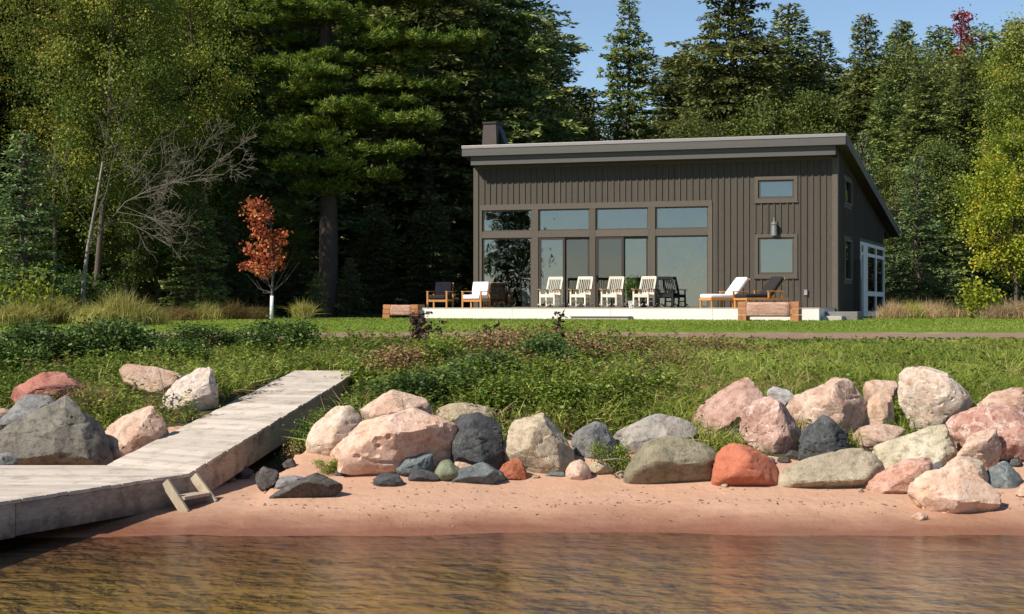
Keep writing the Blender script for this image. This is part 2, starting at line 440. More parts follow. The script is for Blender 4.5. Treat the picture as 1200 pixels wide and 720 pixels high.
# battens, each a piece of its wall
bat = mesh('batten', boxv(-0.026, 0.026, -0.034, 0, 0, 1), BOXF, M_siding)
def put_batten(par, x, y, z0, z1, rz=0.0):
    if z1 - z0 < 0.05: return
    o = obj('batten', bat, par, (x, y, z0), rz); o.scale = (1, 1, z1 - z0)
CB = 0.16                                # corner board width
n = 58; sp = (0 - WL - 2 * CB) / n
TR = 0.145
hx = [(bx0 - 0.09, bx1 + TR, -9, bz1 + 0.20), (ux0 - TR, ux1 + TR, uz0 - TR, uz1 + TR), (wx0 - TR, wx1 + TR, wz0 - TR, wz1 + TR)]
for i in range(1, n):
    x = WL + CB + i * sp + random.uniform(-0.012, 0.012)
    iv = [(-0.25, TOPW - 0.1)]
    for h in hx:
        if h[0] - 0.03 < x < h[1] + 0.03:
            nv = []
            for a, b in iv:
                if h[3] <= a or h[2] >= b: nv.append((a, b)); continue
                if h[2] > a: nv.append((a, h[2]))
                if h[3] < b: nv.append((h[3], b))
            iv = nv
    for a, b in iv: put_batten(fw, x, 0, a + 0.002, b)
v = 0.3
while v < DEPTH - 0.2:
    iv = [(-0.25, side_z(v) - 0.05)]
    for a0, b0, c0, d0 in ((sv0 - 0.12, sv1 + 0.12, sw0 - 0.12, sw1 + 0.12), (sv0 - 0.12, sv1 + 0.12, su0 - 0.12, su1 + 0.12), (pv0 - 0.1, pv1 + 0.1, -9, pz1 + 0.14)):
        if a0 < v < b0:
            nv = []
            for a, b in iv:
                if d0 <= a or c0 >= b: nv.append((a, b)); continue
                if c0 > a: nv.append((a, c0))
                if d0 < b: nv.append((d0, b))
            iv = nv
    for a, b in iv: put_batten(sidew, 0, v, a, b, math.pi / 2)
    v += 0.222
# corner boards, frieze
for x0, x1, y0, y1 in ((WL - 0.025, WL + CB, -0.042, -0.002), (-CB, 0.025, -0.042, -0.002), (0.002, 0.027, 0.0, CB)):
    MB().box(x0, x1, y0, y1, -0.3, TOPW - 0.05 if y1 < 0 else side_z(0.1) - 0.02).build('corner_board', M_trim, house, bevel=0.004)
MB().box(WL + CB + 0.004, -CB - 0.004, -0.04, -0.002, TOPW - 0.1, TOPW + 0.1).build('frieze_board', M_trim, house)

# roof: slab, metal fascia in two steps, rake boards
ov0, ov1 = lx_(541, -0.75), lx_(991.5, -0.75)
def slope(b, x0, x1, v0, v1, top, bot):
    return b.prism([(v0, rooftop(v0) - bot), (v1, rooftop(v1) - bot), (v1, rooftop(v1) - top), (v0, rooftop(v0) - top)], 'x', x0, x1)
VB = 15.0
roof = slope(MB(), ov0 + 0.02, ov1 - 0.02, -0.70, VB, 0.0, 0.12).build('roof', M_roof, house)
slope(MB(), WL - 0.02, 0.02, -0.02, VB - 0.3, 0.125, 0.42).build('roof_deck', M_soffit, roof)
x = ov0 + 0.4
seam = mesh('standing_seam', boxv(-0.015, 0.015, 0, 1, 0, 0.012), BOXF, M_roof)
ang = math.atan(-0.163)
while x < ov1 - 0.2:
    o = obj('standing_seam', seam, roof, (x, -0.70, rooftop(-0.70))); o.rotation_euler = (ang, 0, 0); o.scale = (1, (VB + 0.70) / math.cos(ang), 1); x += 0.45
t0 = rooftop(-0.75)
MB().box(ov0, ov1, -0.775, -0.702, t0 - 0.09, t0 + 0.02).build('drip_edge', M_drip, house, bevel=0.006)
MB().box(ov0 + 0.012, ov1 - 0.012, -0.755, -0.702, t0 - 0.185, t0 - 0.092).build('fascia', M_fascia, house, bevel=0.004)
MB().box(ov0 + 0.012, ov1 - 0.012, -0.765, -0.702, t0 - 0.36, t0 - 0.187).build('fascia', M_fascia, house, bevel=0.006)
lo0, lo1 = lx_(552, -0.55), lx_(979.5, -0.55)
MB().box(lo0, lo1, -0.58, -0.54, t0 - 0.50, t0 - 0.30).build('fascia', M_fascia, house, bevel=0.005)
MB().box(lo0 + 0.004, lo1 - 0.004, -0.60, -0.545, t0 - 0.68, t0 - 0.502).build('fascia', M_fascia, house, bevel=0.006)
MB().box(lo0 + 0.006, lo1 - 0.006, -0.542, -0.045, t0 - 0.62, t0 - 0.40).build('soffit', M_soffit, house)
MB().box(ov0 + 0.03, ov1 - 0.03, -0.70, -0.05, t0 - 0.36, t0 - 0.20).build('soffit', M_soffit, house)
for xa, xb in ((ov1 - 0.05, ov1 + 0.004), (ov0 - 0.004, ov0 + 0.05)):
    slope(MB(), xa, xb, -0.70, VB, 0.035, 0.31).build('rake_board', M_trim, house)
slope(MB(), ov1 - 0.06, ov1 + 0.012, -0.70, VB, -0.02, 0.033).build('rake_trim', M_fascia, house)
slope(MB(), ov1 - 0.42, ov1 - 0.06, -0.45, VB - 0.02, 0.2, 0.3).build('soffit', M_soffit, house)
MB().box(ov0 + 0.03, ov1 - 0.03, VB - 0.01, VB + 0.03, rooftop(VB) - 0.28, rooftop(VB) + 0.01).build('fascia', M_fascia, house)

# window wall on the front
def rect_frame(name, x0, x1, z0, z1, w, y0, y1, mat, par, bevel=0.004):
    b = MB(); b.box(x0, x1, y0, y1, z1 - w, z1); b.box(x0, x1, y0, y1, z0, z0 + w)
    b.box(x0, x0 + w, y0, y1, z0 + w, z1 - w); b.box(x1 - w, x1, y0, y1, z0 + w, z1 - w)
    return b.build(name, mat, par)
def window(x0, x1, z0, z1, par=house, w=0.05, y=0.055, name='window', glass=M_glass):
    f = rect_frame(name, x0, x1, z0, z1, w, y - 0.03, y + 0.04, M_frame, par)
    MB().box(x0 + w, x1 - w, y + 0.0, y + 0.012, z0 + w, z1 - w).build('pane', glass, f)
    return f
zt0, zt1 = fr_(565, 272)[1], fr_(565, 279.5)[1]
cols = [(565, 623), (631, 691), (698, 759.5), (768, 830)]
edges = [(lx_(a), lx_(b)) for a, b in cols]
MB().box(bx0 - 0.09, bx1 + TR, -0.035, -0.002, bz1, bz1 + 0.2).build('head_trim', M_trim, house, bevel=0.005)
MB().box(bx1, bx1 + TR, -0.033, -0.002, DZ - 0.3, bz1 - 0.002).build('side_trim', M_trim, house, bevel=0.005)
MB().box(bx0 - 0.085, bx0, -0.033, -0.002, DZ - 0.3, bz1 - 0.002).build('side_trim', M_trim, house, bevel=0.005)
for i in range(3):
    MB().box(edges[i][1], edges[i + 1][0], -0.03, 0.12, DZ - 0.2, bz1 - 0.002).build('mullion', M_trim, house, bevel=0.006)
for a, b in edges:
    MB().box(a + 0.001, b - 0.001, -0.027, 0.11, zt1, zt0).build('transom_bar', M_trim, house, bevel=0.006)
    window(a + 0.003, b - 0.003, zt0 + 0.002, bz1 - 0.003, w=0.045)
window(edges[0][0] + 0.003, edges[0][1] - 0.003, DZ + 0.02, zt1 - 0.003, w=0.05)
window(edges[3][0] + 0.003, edges[3][1] - 0.003, DZ + 0.02, zt1 - 0.003, w=0.05)
M_doorframe = plain('door_frame_paint', lin((58, 50, 46)), 0.5, 0.08, 8, 0.03)
for (a, b), (pa, pb, pc, pd) in ((edges[1], (631, 662, 660, 691)), (edges[2], (698, 731, 728.5, 759.5))):
    for k, (p0, p1, yy) in enumerate(((pa, pb, 0.03), (pc, pd, 0.10))):
        x0, x1 = max(a + 0.004, lx_(p0)), min(b - 0.004, lx_(p1))
        f = rect_frame('sliding_door', x0, x1, DZ + 0.015, zt1 - 0.005, 0.085, yy - 0.03, yy + 0.03, M_doorframe, house)
        sc = (a == edges[1][0] and k == 1) or (a == edges[2][0] and k == 0)
        MB().box(x0 + 0.085, x1 - 0.085, yy, yy + 0.01, DZ + 0.10, zt1 - 0.09).build('pane', M_glass if not sc else glassmat('screened_glass', 0.12, (0.7, 0.68, 0.66, 1), (0.45, 0.45, 0.45, 1)), f)
        if sc: MB().box(x0 + 0.03, x0 + 0.055, yy - 0.07, yy - 0.03, DZ + 0.95, DZ + 1.2).build('handle', M_dark, f)
for (a, b, c, d) in ((ux0, ux1, uz0, uz1), (wx0, wx1, wz0, wz1)):
    wnd = window(a + 0.002, b - 0.002, c + 0.002, d - 0.002, w=0.06, y=0.04)
    t = rect_frame('casing', a - 0.12, b + 0.12, c - 0.12, d + 0.12, 0.118, -0.036, -0.002, M_trim, wnd)
    MB().box(a - 0.15, b + 0.15, -0.06, -0.004, c - 0.16, c - 0.122).build('sill', M_trim, wnd, bevel=0.004)
# curtain hung inside the lower right window
MB().box(wx0, wx1, 0.24, 0.26, wz0 - 0.1, wz1 + 0.1).build('roller_blind', plain('blind_fabric', lin((170, 180, 184)), 0.9, 0.04), house)
MB().box(ux0, ux1, 0.24, 0.26, uz0 - 0.1, uz1 + 0.1).build('roller_blind', plain('blind_fabric_upper', lin((170, 180, 184)), 0.9, 0.04), house)
# side windows
def side_window(v0, v1, z0, z1):
    b = MB()
    for q in ((v0, v1, z1 - 0.07, z1), (v0, v1, z0, z0 + 0.07), (v0, v0 + 0.16, z0 + 0.07, z1 - 0.07), (v1 - 0.16, v1, z0 + 0.07, z1 - 0.07)):
        b.box(-0.08, 0.03, q[0], q[1], q[2], q[3])
    f = b.build('window', M_trim, house)
    MB().box(-0.05, -0.04, v0 + 0.16, v1 - 0.16, z0 + 0.07, z1 - 0.07).build('pane', M_glass, f)
side_window(sv0 + 0.003, sv1 - 0.003, sw0 + 0.003, sw1 - 0.003); side_window(sv0 + 0.003, sv1 - 0.003, su0 + 0.003, su1 - 0.003)
# screened porch
pm = [yk(1010.5), yk(1015.5)]; vm = yk(1025.5); zr1 = side_pt(1012, 296)[1]; zr2 = side_pt(1020, 343)[1]
porch = MB()
for a, b, z0, z1 in ((pv0, pv1, pz1 - 0.13, pz1), (pv0, pv1, zr1 - 0.13, zr1), (pm[0], pm[1], pz0, pz1 - 0.13), (pv1 - 0.35, pv1, pz0, pz1 - 0.13),
                     (vm - 0.14, vm + 0.14, pz0, pz1 - 0.13), (pm[1], pv1, zr2 - 0.14, zr2 + 0.04), (pm[1], pv1, pz0, pz0 + 0.2), (pv0, pv0 + 0.22, zr1 - 1.0, pz1 - 0.13)):
    porch.box(-0.03 if z1 == pz1 - 0.13 else -0.025, 0.05 if z1 == pz1 - 0.13 else 0.045, a, b, z0, z1)
pf = porch.build('screen_porch', M_white, house)
for a, b, z0, z1 in ((pm[1], vm - 0.14, zr2 + 0.04, zr1 - 0.13), (vm + 0.14, pv1 - 0.35, zr2 + 0.04, zr1 - 0.13), (pm[1], vm - 0.14, pz0 + 0.2, zr2 - 0.14), (vm + 0.14, pv1 - 0.35, pz0 + 0.2, zr2 - 0.14),
                     (pm[1], vm - 0.14, zr1, pz1 - 0.13), (vm + 0.14, pv1 - 0.35, zr1, pz1 - 0.13), (pv0 + 0.22, pm[0], zr1, pz1 - 0.13)):
    MB().box(0.0, 0.008, a, b, z0, z1).build('screen_panel', M_screen, pf)
MB().box(0.03, 0.22, yk(1000.5), yk(1001.8) , -0.3, side_pt(1004, 305)[1]).build('entry_wall', M_siding, house)
MB().box(-0.14, -0.03, pv0, pm[0], 0.0, zr1 - 0.132).build('entry_door', M_frame, house)

# chimney
cx0, cz = fr_(562, 172, 1.2); cx1, _ = fr_(584, 172, 1.2); cz1 = fr_(572, 143, 1.2)[1]
chim = MB(); zb = rooftop(1.2) - 0.2
bw = 0.05
chim.raw([(cx0 + bw, 1.2, zb), (cx1 - bw, 1.2, zb), (cx1 - bw, 2.1, zb), (cx0 + bw, 2.1, zb), (cx0 + 0.12, 1.27, cz1 - 0.08), (cx1 - 0.12, 1.27, cz1 - 0.08), (cx1 - 0.12, 2.0, cz1 - 0.08), (cx0 + 0.12, 2.0, cz1 - 0.08)], BOXF)
ch = chim.build('chimney', M_copper, house, bevel=0.008)
MB().box(cx0 + 0.09, cx1 - 0.09, 1.24, 2.03, cz1 - 0.08, cz1).build('chimney_cap', M_dark, ch, bevel=0.01)
MB().box(cx0, cx1, 1.15, 2.15, zb, rooftop(1.2) + 0.22).build('chimney_base', M_roof, ch, bevel=0.01)
MB().prism([(cx1 - 0.12, zb), (cx1 + 0.4, zb), (cx1 + 0.33, rooftop(1.9) + 0.15), (cx1 - 0.12, cz1 - 0.2)], 'y', 1.6, 2.1).build('chimney_saddle', M_dark, ch)
# lights on the wall
def wall_lantern():
    x, z = fr_(908, 278)
    e = empty('wall_lantern', hw(x, -0.004, z + 0.05), -TH); tag(e, 'grey metal wall lantern above the lower right window of the house', 'lamp')
    M_l = plain('galvanised_metal', lin((150, 148, 146)), 0.4, 0.12, 14, 0.05, 0.6)
    MB().tube([(0, -0.14, 0.0), (0, -0.14, 0.38)], [0.115, 0.10], 14).build('lamp_body', M_l, e, smooth=False)
    MB().tube([(0, -0.14, 0.38), (0, -0.14, 0.46), (0, -0.14, 0.50), (0, -0.14, 0.62)], [0.13, 0.06, 0.025, 0.015], 14).build('lamp_cap', M_l, e)
    MB().box(-0.05, 0.05, -0.03, -0.0, 0.12, 0.42).build('wall_plate', M_l, e); MB().bar((0, -0.02, 0.3), (0, -0.1, 0.3), 0.03, 0.03).build('bracket', M_l, e)
    MB().tube([(0, -0.14, -0.012), (0, -0.14, 0.0)], [0.09, 0.09], 14).build('lens', plain('lamp_glass', (0.7, 0.7, 0.66, 1), 0.2, 0.02), e)
wall_lantern()
x, z = fr_(944.5, 346)
e = empty('outlet_box', hw(x, -0.026, z), -TH); tag(e, 'small grey electrical outlet box low on the house wall near the corner', 'outlet')
MB().box(-0.055, 0.055, -0.06, 0.0, 0, 0.17).build('cover', plain('outlet_plastic', lin((150, 148, 145)), 0.5), e, bevel=0.008)
MB().box(-0.06, 0.06, -0.065, 0.0, 0.172, 0.19).build('hood', plain('outlet_hood', lin((120, 118, 116)), 0.5), e)

# inside: stair, table, chairs, chandelier
st = empty('staircase', hw(lx_(800), 2.2, DZ), -TH); tag(st, 'pale open staircase rising behind the large right pane of the house', 'staircase')
M_st = plain('stair_paint', lin((190, 196, 196)), 0.6, 0.04)
for yy in (0, 0.9):
    MB().bar((-1.1, yy, 0.0), (1.15, yy, 2.7), 0.05, 0.32, (0, 1, 0)).build('stringer', M_st, st)
    MB().bar((-1.2, yy, 0.85), (1.05, yy, 3.55), 0.05, 0.07, (0, 1, 0)).build('handrail', M_st, st)
for k in range(11):
    MB().box(-1.1 + k * 0.205, -0.82 + k * 0.205, 0.03, 0.87, 0.14 + k * 0.246, 0.18 + k * 0.246).build('tread', M_intd, st)
dt = empty('dining_table', hw(lx_(594), 1.6, DZ), -TH); tag(dt, 'pale dining table seen through the leftmost tall pane of the house', 'table')
MB().box(-0.9, 0.75, -0.4, 0.4, 0.70, 0.75).build('tabletop', M_white, dt, bevel=0.01)
for a in (-0.8, 0.65):
    for b in (-0.32, 0.32): MB().box(a - 0.03, a + 0.03, b - 0.03, b + 0.03, 0, 0.70).build('leg', M_white, dt)
M_bent = wood('bent_wood', lin((182, 138, 86)), lin((200, 158, 104)), (4, 4, 1))
for i, px in enumerate((578.5, 588)):
    e = empty('dining_chair', hw(lx_(px, 0.7), 0.7, DZ), -TH)
    tag(e, ('bentwood dining chair behind the glass next to the white cushioned armchair', 'bentwood dining chair behind the glass nearer the white draped chair')[i], 'chair', 'dining chairs inside the house')
    MB().box(-0.16, 0.16, -0.05, 0.4, 0.40, 0.45).build('seat', M_bent, e, bevel=0.01)
    MB().tube([(0.17 * math.cos(a), -0.04 - 0.02 * math.sin(a), 0.42 + 0.36 * math.sin(a)) for a in np.linspace(0, math.pi, 12)], [0.022] * 12, 6).build('backrest', M_bent, e, smooth=True)
    MB().tube([(0, -0.05, 0.43), (0, -0.06, 0.78)], [0.025, 0.02], 6).build('splat', M_bent, e)
    for a in (-0.14, 0.14):
        for b in (-0.03, 0.36): MB().tube([(a, b, 0), (a, b, 0.41)], [0.016, 0.02], 6).build('leg', M_bent, e)
e = empty('draped_chair', hw(lx_(617.5, 0.5), 0.5, DZ), -TH); tag(e, 'white slip covered chair just inside the leftmost tall pane', 'chair')
M_cl = plain('white_cloth', lin((214, 212, 206)), 0.9, 0.05, 7, 0.3)
MB().raw([(-0.2, -0.06, 0.08), (0.2, -0.06, 0.0), (0.2, 0.06, 0.0), (-0.2, 0.06, 0.08), (-0.16, -0.04, 0.74), (0.17, -0.04, 0.78), (0.17, 0.04, 0.78), (-0.16, 0.04, 0.74)], BOXF).build('back_cover', M_cl, e, bevel=0.025)
MB().box(-0.19, 0.19, 0.065, 0.5, 0.0, 0.46).build('seat_cover', M_cl, e, bevel=0.03)
e = empty('chandelier', hw(lx_(595, 1.2), 1.2, fr_(595, 300, 1.2)[1]), -TH); tag(e, 'brass chandelier hanging inside behind the leftmost tall pane', 'lamp')
M_br = plain('brass', lin((190, 150, 84)), 0.35, 0.1, 8, 0.03, 0.8)
MB().tube([(0, 0, 0.05), (0, 0, 2.6)], [0.012, 0.012], 6).build('rod', M_br, e)
MB().tube([(0, 0, -0.06), (0, 0, 0.0), (0, 0, 0.08)], [0.05, 0.08, 0.03], 10).build('hub', M_br, e)
for k in range(6):
    a = k * math.pi / 3; c, s_ = math.cos(a), math.sin(a)
    ar = MB().tube([(0.05 * c, 0.05 * s_, 0), (0.2 * c, 0.2 * s_, -0.05), (0.34 * c, 0.34 * s_, 0.03)], [0.015, 0.013, 0.011], 6).build('arm', M_br, e)
    MB().tube([(0.34 * c, 0.34 * s_, 0.04), (0.34 * c, 0.34 * s_, 0.16)], [0.035, 0.05], 8).build('shade', plain('shade_glass', lin((220, 190, 130)), 0.3, 0.03), ar)

# ------------------------------------------------------------------ deck and steps
DV = -3.4
dx0, dx1 = lx_(489.5, DV), lx_(960, DV)
deck = empty('deck', hw((dx0 + dx1) / 2, DV / 2, 0), -TH); tag(deck, 'long low white fronted deck along the front of the house', 'deck')
cx = (dx0 + dx1) / 2
for k in range(4):
    w4 = (dx1 - dx0) / 4; MB().box(dx0 - cx + k * w4 + 0.003, dx0 - cx + (k + 1) * w4 - 0.003, DV - DV / 2, DV - DV / 2 + 0.05, -0.12, DZ - 0.004 - 0.006 * (k % 2)).build('fascia', M_deck, deck, bevel=0.006)
MB().box(dx1 - cx - 0.05, dx1 - cx, DV / 2 + 0.052, -DV / 2 - 0.035, -0.12, DZ - 0.004).build('fascia', M_deck, deck)
MB().box(dx0 - cx, dx0 - cx + 0.05, DV / 2 + 0.052, -DV / 2 - 0.035, -0.12, DZ - 0.004).build('fascia', M_deck, deck)
M_dboard = wood('deck_boards', lin((176, 166, 152)), lin((196, 188, 176)), (0.4, 6, 4), 0.7)
nb = 24; bwid = (-DV - 0.037) / nb
bd = mesh('plank', boxv(dx0 - cx - 0.012, dx1 - cx + 0.012, 0.004, bwid - 0.004, 0, 0.03), BOXF, M_dboard)
for k in range(nb): obj('plank', bd, deck, (0, DV / 2 - 0.012 + k * bwid, DZ))
MB().box(dx0 - cx + 0.06, dx1 - cx - 0.06, DV / 2 + 0.06, -DV / 2 - 0.04, -0.2, DZ - 0.01).build('substructure', M_dark, deck)
DT = DZ + 0.03
sx0, sx1 = lx_(669, DV - 0.5), lx_(736, DV - 0.5)
e = empty('deck_step', hw((sx0 + sx1) / 2, DV - 0.25, 0), -TH); tag(e, 'long pale concrete step on the lawn in front of the deck below the rocking chairs', 'step')
hwid = (sx1 - sx0) / 2
MB().box(-hwid, hwid, -0.25, 0.245, -0.15, 0.075).build('riser', M_concrete, e, bevel=0.01)
MB().box(-hwid - 0.02, hwid + 0.02, -0.28, 0.245, 0.077, 0.115).build('tread', plain('step_tread', lin((126, 118, 108)), 0.8), e, bevel=0.008)
sx0, sx1 = lx_(961, DV + 0.4), lx_(976, DV + 0.4)
e = empty('stone_step', hw(sx0 + 0.35, DV + 0.9, 0), -TH); tag(e, 'short grey stone step at the right end of the deck', 'step')
MB().box(-0.3, 0.35, -0.55, 0.2, -0.15, 0.13).build('lower_step', M_concrete, e, bevel=0.012)
MB().box(-0.3, 0.75, 0.21, 1.4, -0.15, 0.27).build('upper_step', plain('grey_stone', lin((120, 116, 114)), 0.85), e, bevel=0.012)

# ------------------------------------------------------------------ timber benches
M_tim = wood('cut_timber', lin((158, 104, 66)), lin((186, 132, 90)), (3, 3, 3), 0.8, lin((120, 76, 48)), 8)
def logmat():
    m = MT('weathered_log'); v = m.coord((0.7, 2, 5)); n = m.noise(v, 4, 7, 0.7); n2 = m.noise(m.coord(), 14, 5, 0.7)
    c = m.mix(m.ramp(n, [(0.3, 0.0), (0.68, 1.0)]), lin((150, 108, 88)), lin((198, 164, 146)))
    c = m.mix(m.ramp(n2, [(0.5, 0.0), (0.7, 0.7)]), c, lin((128, 90, 72)))
    return m.done(m.pbr(c, 0.85, m.bump(n2, 0.6, 0.03), 0.2))
M_log = logmat()
def bench(px0, px1, py0, py1, v, label):
    a, z0 = fr_(px0, py1, v); b, z1 = fr_(px1, py0, v)
    gz0 = g(*hw((a + b) / 2, v)[:2]) - RZ
    e = empty('timber_bench', hw((a + b) / 2, v + 0.3, gz0), -TH); tag(e, label, 'bench', 'timber benches beside the deck')
    w = (b - a) / 2; h = z1 - gz0; pw = 0.27; th = h / 3
    for sx in (-1, 1):
        for k in range(3):
            x0 = sx * (w - pw / 2) - pw / 2 + random.uniform(-0.012, 0.012)
            MB().box(x0, x0 + pw, -0.32 + random.uniform(-0.02, 0.02), 0.32, k * th + (0.006 if k else -0.06), (k + 1) * th - 0.006).build('timber', M_tim, e, bevel=0.015)
    # rough log slab spanning the two piers
    ring = []; nn = 24
    pts = MB()
    L = 9
    for i in range(L):
        x = -w + pw + 0.01 + (2 * w - 2 * pw - 0.02) * i / (L - 1)
        for k in range(nn):
            an = 2 * math.pi * k / nn
            r = 1 + 0.05 * noise.noise(Vector((x * 2, math.cos(an) * 1.5, math.sin(an) * 1.5 + px0)))
            yy = -0.06 + 0.24 * math.copysign(abs(math.cos(an)) ** 0.28, math.cos(an)) * r
            zz = h * 0.60 + h * 0.37 * math.copysign(abs(math.sin(an)) ** 0.25, math.sin(an)) * r
            pts.v.append((x, yy, zz))
    for i in range(L - 1):
        for k in range(nn): pts.f.append((i * nn + k, i * nn + (k + 1) % nn, (i + 1) * nn + (k + 1) % nn, (i + 1) * nn + k))
    pts.f.append(tuple(range(nn))); pts.f.append(tuple((L - 1) * nn + k for k in range(nn)))
    pts.build('log_slab', M_log, e, smooth=True)
bench(864.5, 936, 353.5, 378, DV - 1.15, 'heavy timber bench with a log slab in front of the black cushioned lounger')
bench(448.5, 490, 357, 376, DV - 0.2, 'heavy timber bench with a log slab at the left end of the deck')

# ------------------------------------------------------------------ deck furniture
M_cream = wood('cream_painted_wood', lin((206, 196, 178)), lin((220, 211, 196)), (3, 3, 1), 0.6, None, 6, 0.1)
M_teak = wood('teak', lin((176, 122, 66)), lin((200, 146, 88)), (3, 3, 1), 0.65)
M_blackw = plain('black_painted_wood', lin((40, 42, 40)), 0.5, 0.15)
M_wcush = plain('white_cushion', lin((236, 234, 230)), 0.9, 0.03, 12, 0.1)
M_bcush = plain('black_cushion', lin((42, 38, 38)), 0.9, 0.15, 12, 0.1)
M_ncush = plain('navy_cushion', lin((18, 18, 30)), 0.9, 0.15, 12, 0.1)
M_gcush = plain('charcoal_cushion', lin((48, 42, 40)), 0.9, 0.15, 12, 0.1)

def rocking_chair(mat, armmat, label):
    e = empty('rocking_chair', (0, 0, 0)); tag(e, label, 'rocking chair', 'rocking chairs on the deck')
    # faces -y; rockers on z = 0
    for sx in (-1, 1):
        x = sx * 0.27
        pts = [(x, -0.42 + 0.95 * t, 0.025 + 0.10 * (2 * t - 0.95) ** 2) for t in np.linspace(0, 1, 9)]
        MB().tube(pts, [0.022] * 9, 6).build('rocker', mat, e, smooth=True)
        MB().box(x - 0.026, x + 0.026, -0.28, -0.228, 0.04, 0.62).build('leg', mat, e, bevel=0.004)
        MB().bar((x, 0.26, 0.05), (x, 0.20, 0.46), 0.05, 0.05, (1, 0, 0)).build('leg', mat, e)
        MB().bar((x, 0.19, 0.42), (x * 0.96, 0.46, 1.06), 0.045, 0.045, (1, 0, 0)).build('back_post', mat, e)
        MB().box(x - 0.05, x + 0.05, -0.36, 0.24, 0.622, 0.65).build('armrest', armmat, e, bevel=0.01)
        MB().box(x - 0.015, x + 0.015, -0.225, 0.18, 0.20, 0.24).build('stretcher', mat, e)
    MB().box(-0.245, 0.245, -0.272, -0.235, 0.36, 0.45).build('apron', mat, e)
    MB().box(-0.245, 0.245, 0.16, 0.19, 0.34, 0.42).build('apron', mat, e)
    seat = mesh('seat_slat', boxv(-0.285, 0.285, 0, 0.062, 0, 0.02), BOXF, mat)
    for k in range(6): obj('seat_slat', seat, e, (0, -0.27 + k * 0.074, 0.452 - k * 0.004))
    MB().bar((-0.27, 0.455, 1.04), (0.27, 0.455, 1.04), 0.05, 0.10, (0, 0, 1)).build('top_rail', mat, e, bevel=0.006)
    MB().bar((-0.245, 0.215, 0.49), (0.245, 0.215, 0.49), 0.035, 0.06).build('lower_rail', mat, e)
    sm = None
    for k in range(7):
        x = -0.21 + k * 0.07
        if sm is None:
            sm = MB().bar((0, 0.22, 0.5), (0, 0.45, 1.0), 0.042, 0.014, (1, 0, 0)).build('back_slat', mat, e); sm.location.x = x
        else: obj('back_slat', sm.data, e, (x, 0, 0))
    return e
chairs = [(645, 'cream slatted rocking chair leftmost of the row, in front of the clear door panel'),
          (680.5, 'cream slatted rocking chair second from the left, in front of the screened door'),
          (717, 'cream slatted rocking chair third from the left of the row'),
          (754.5, 'cream slatted rocking chair rightmost of the cream row, next to the black one')]
rc = None
for i, (px, lab) in enumerate(chairs):
    v = -1.5
    if rc is None: rc = rocking_chair(M_cream, M_teak, lab); o = rc
    else: o = copy_tree(rc)
    o['label'] = lab; o.location = hw(lx_(px, v), v, DT + 0.002); o.rotation_euler = (0, 0, -TH - math.radians([8, 6, 7, 9][i]))
o = rocking_chair(M_blackw, M_blackw, 'black rocking chair at the right end of the rocking chair row')
o.location = hw(lx_(779, -0.7), -0.7, DT + 0.002); o.rotation_euler = (0, 0, -TH + math.radians(14))

def cushion(name, mat, par, x0, x1, y0, y1, z0, z1, loc=(0, 0, 0), rx=0.0, b=0.045):
    o = MB().box(x0, x1, y0, y1, z0, z1).build(name, mat, par, loc, bevel=b, smooth=True)
    o.rotation_euler = (rx, 0, 0); return o
def armchair(px, v, seat_m, back_m, label, rz):
    e = empty('armchair', hw(lx_(px, v), v, DT + 0.002), rz); tag(e, label, 'armchair', 'cushioned teak armchairs on the deck')
    for sx in (-1, 1):
        for yy, hh in ((-0.36, 0.56), (0.34, 0.50)): MB().box(sx * 0.36 - 0.03, sx * 0.36 + 0.03, yy - 0.03, yy + 0.03, 0, hh).build('leg', M_teak, e, bevel=0.006)
        MB().box(sx * 0.36 - 0.045, sx * 0.36 + 0.045, -0.40, 0.42, 0.562, 0.59).build('armrest', M_teak, e, bevel=0.01)
        MB().box(sx * 0.36 - 0.018, sx * 0.36 + 0.018, -0.33, 0.31, 0.23, 0.30).build('side_rail', M_teak, e)
    MB().box(-0.33, 0.33, -0.38, -0.345, 0.21, 0.30).build('front_rail', M_teak, e)
    MB().box(-0.33, 0.33, -0.34, 0.33, 0.27, 0.30).build('seat_base', M_teak, e)
    fr = MB().bar((-0.3, 0.36, 0.31), (-0.3, 0.56, 0.9), 0.05, 0.03).bar((0.3, 0.36, 0.31), (0.3, 0.56, 0.9), 0.05, 0.03).bar((-0.3, 0.55, 0.88), (0.3, 0.55, 0.88), 0.05, 0.03)
    fr.build('back_frame', M_teak, e)
    cushion('seat_cushion', seat_m, e, -0.325, 0.325, -0.42, 0.33, 0.305, 0.46)
    cushion('back_cushion', back_m, e, -0.315, 0.315, -0.075, 0.075, 0, 0.52, (0, 0.30, 0.42), -0.28)
    return e
armchair(558, -1.2, M_wcush, M_wcush, 'teak armchair with white cushions at the left end of the window wall', -TH - 0.1)
armchair(516, -1.2, M_gcush, M_ncush, 'teak armchair with dark cushions in the shade beyond the left house corner', -TH + 0.05)

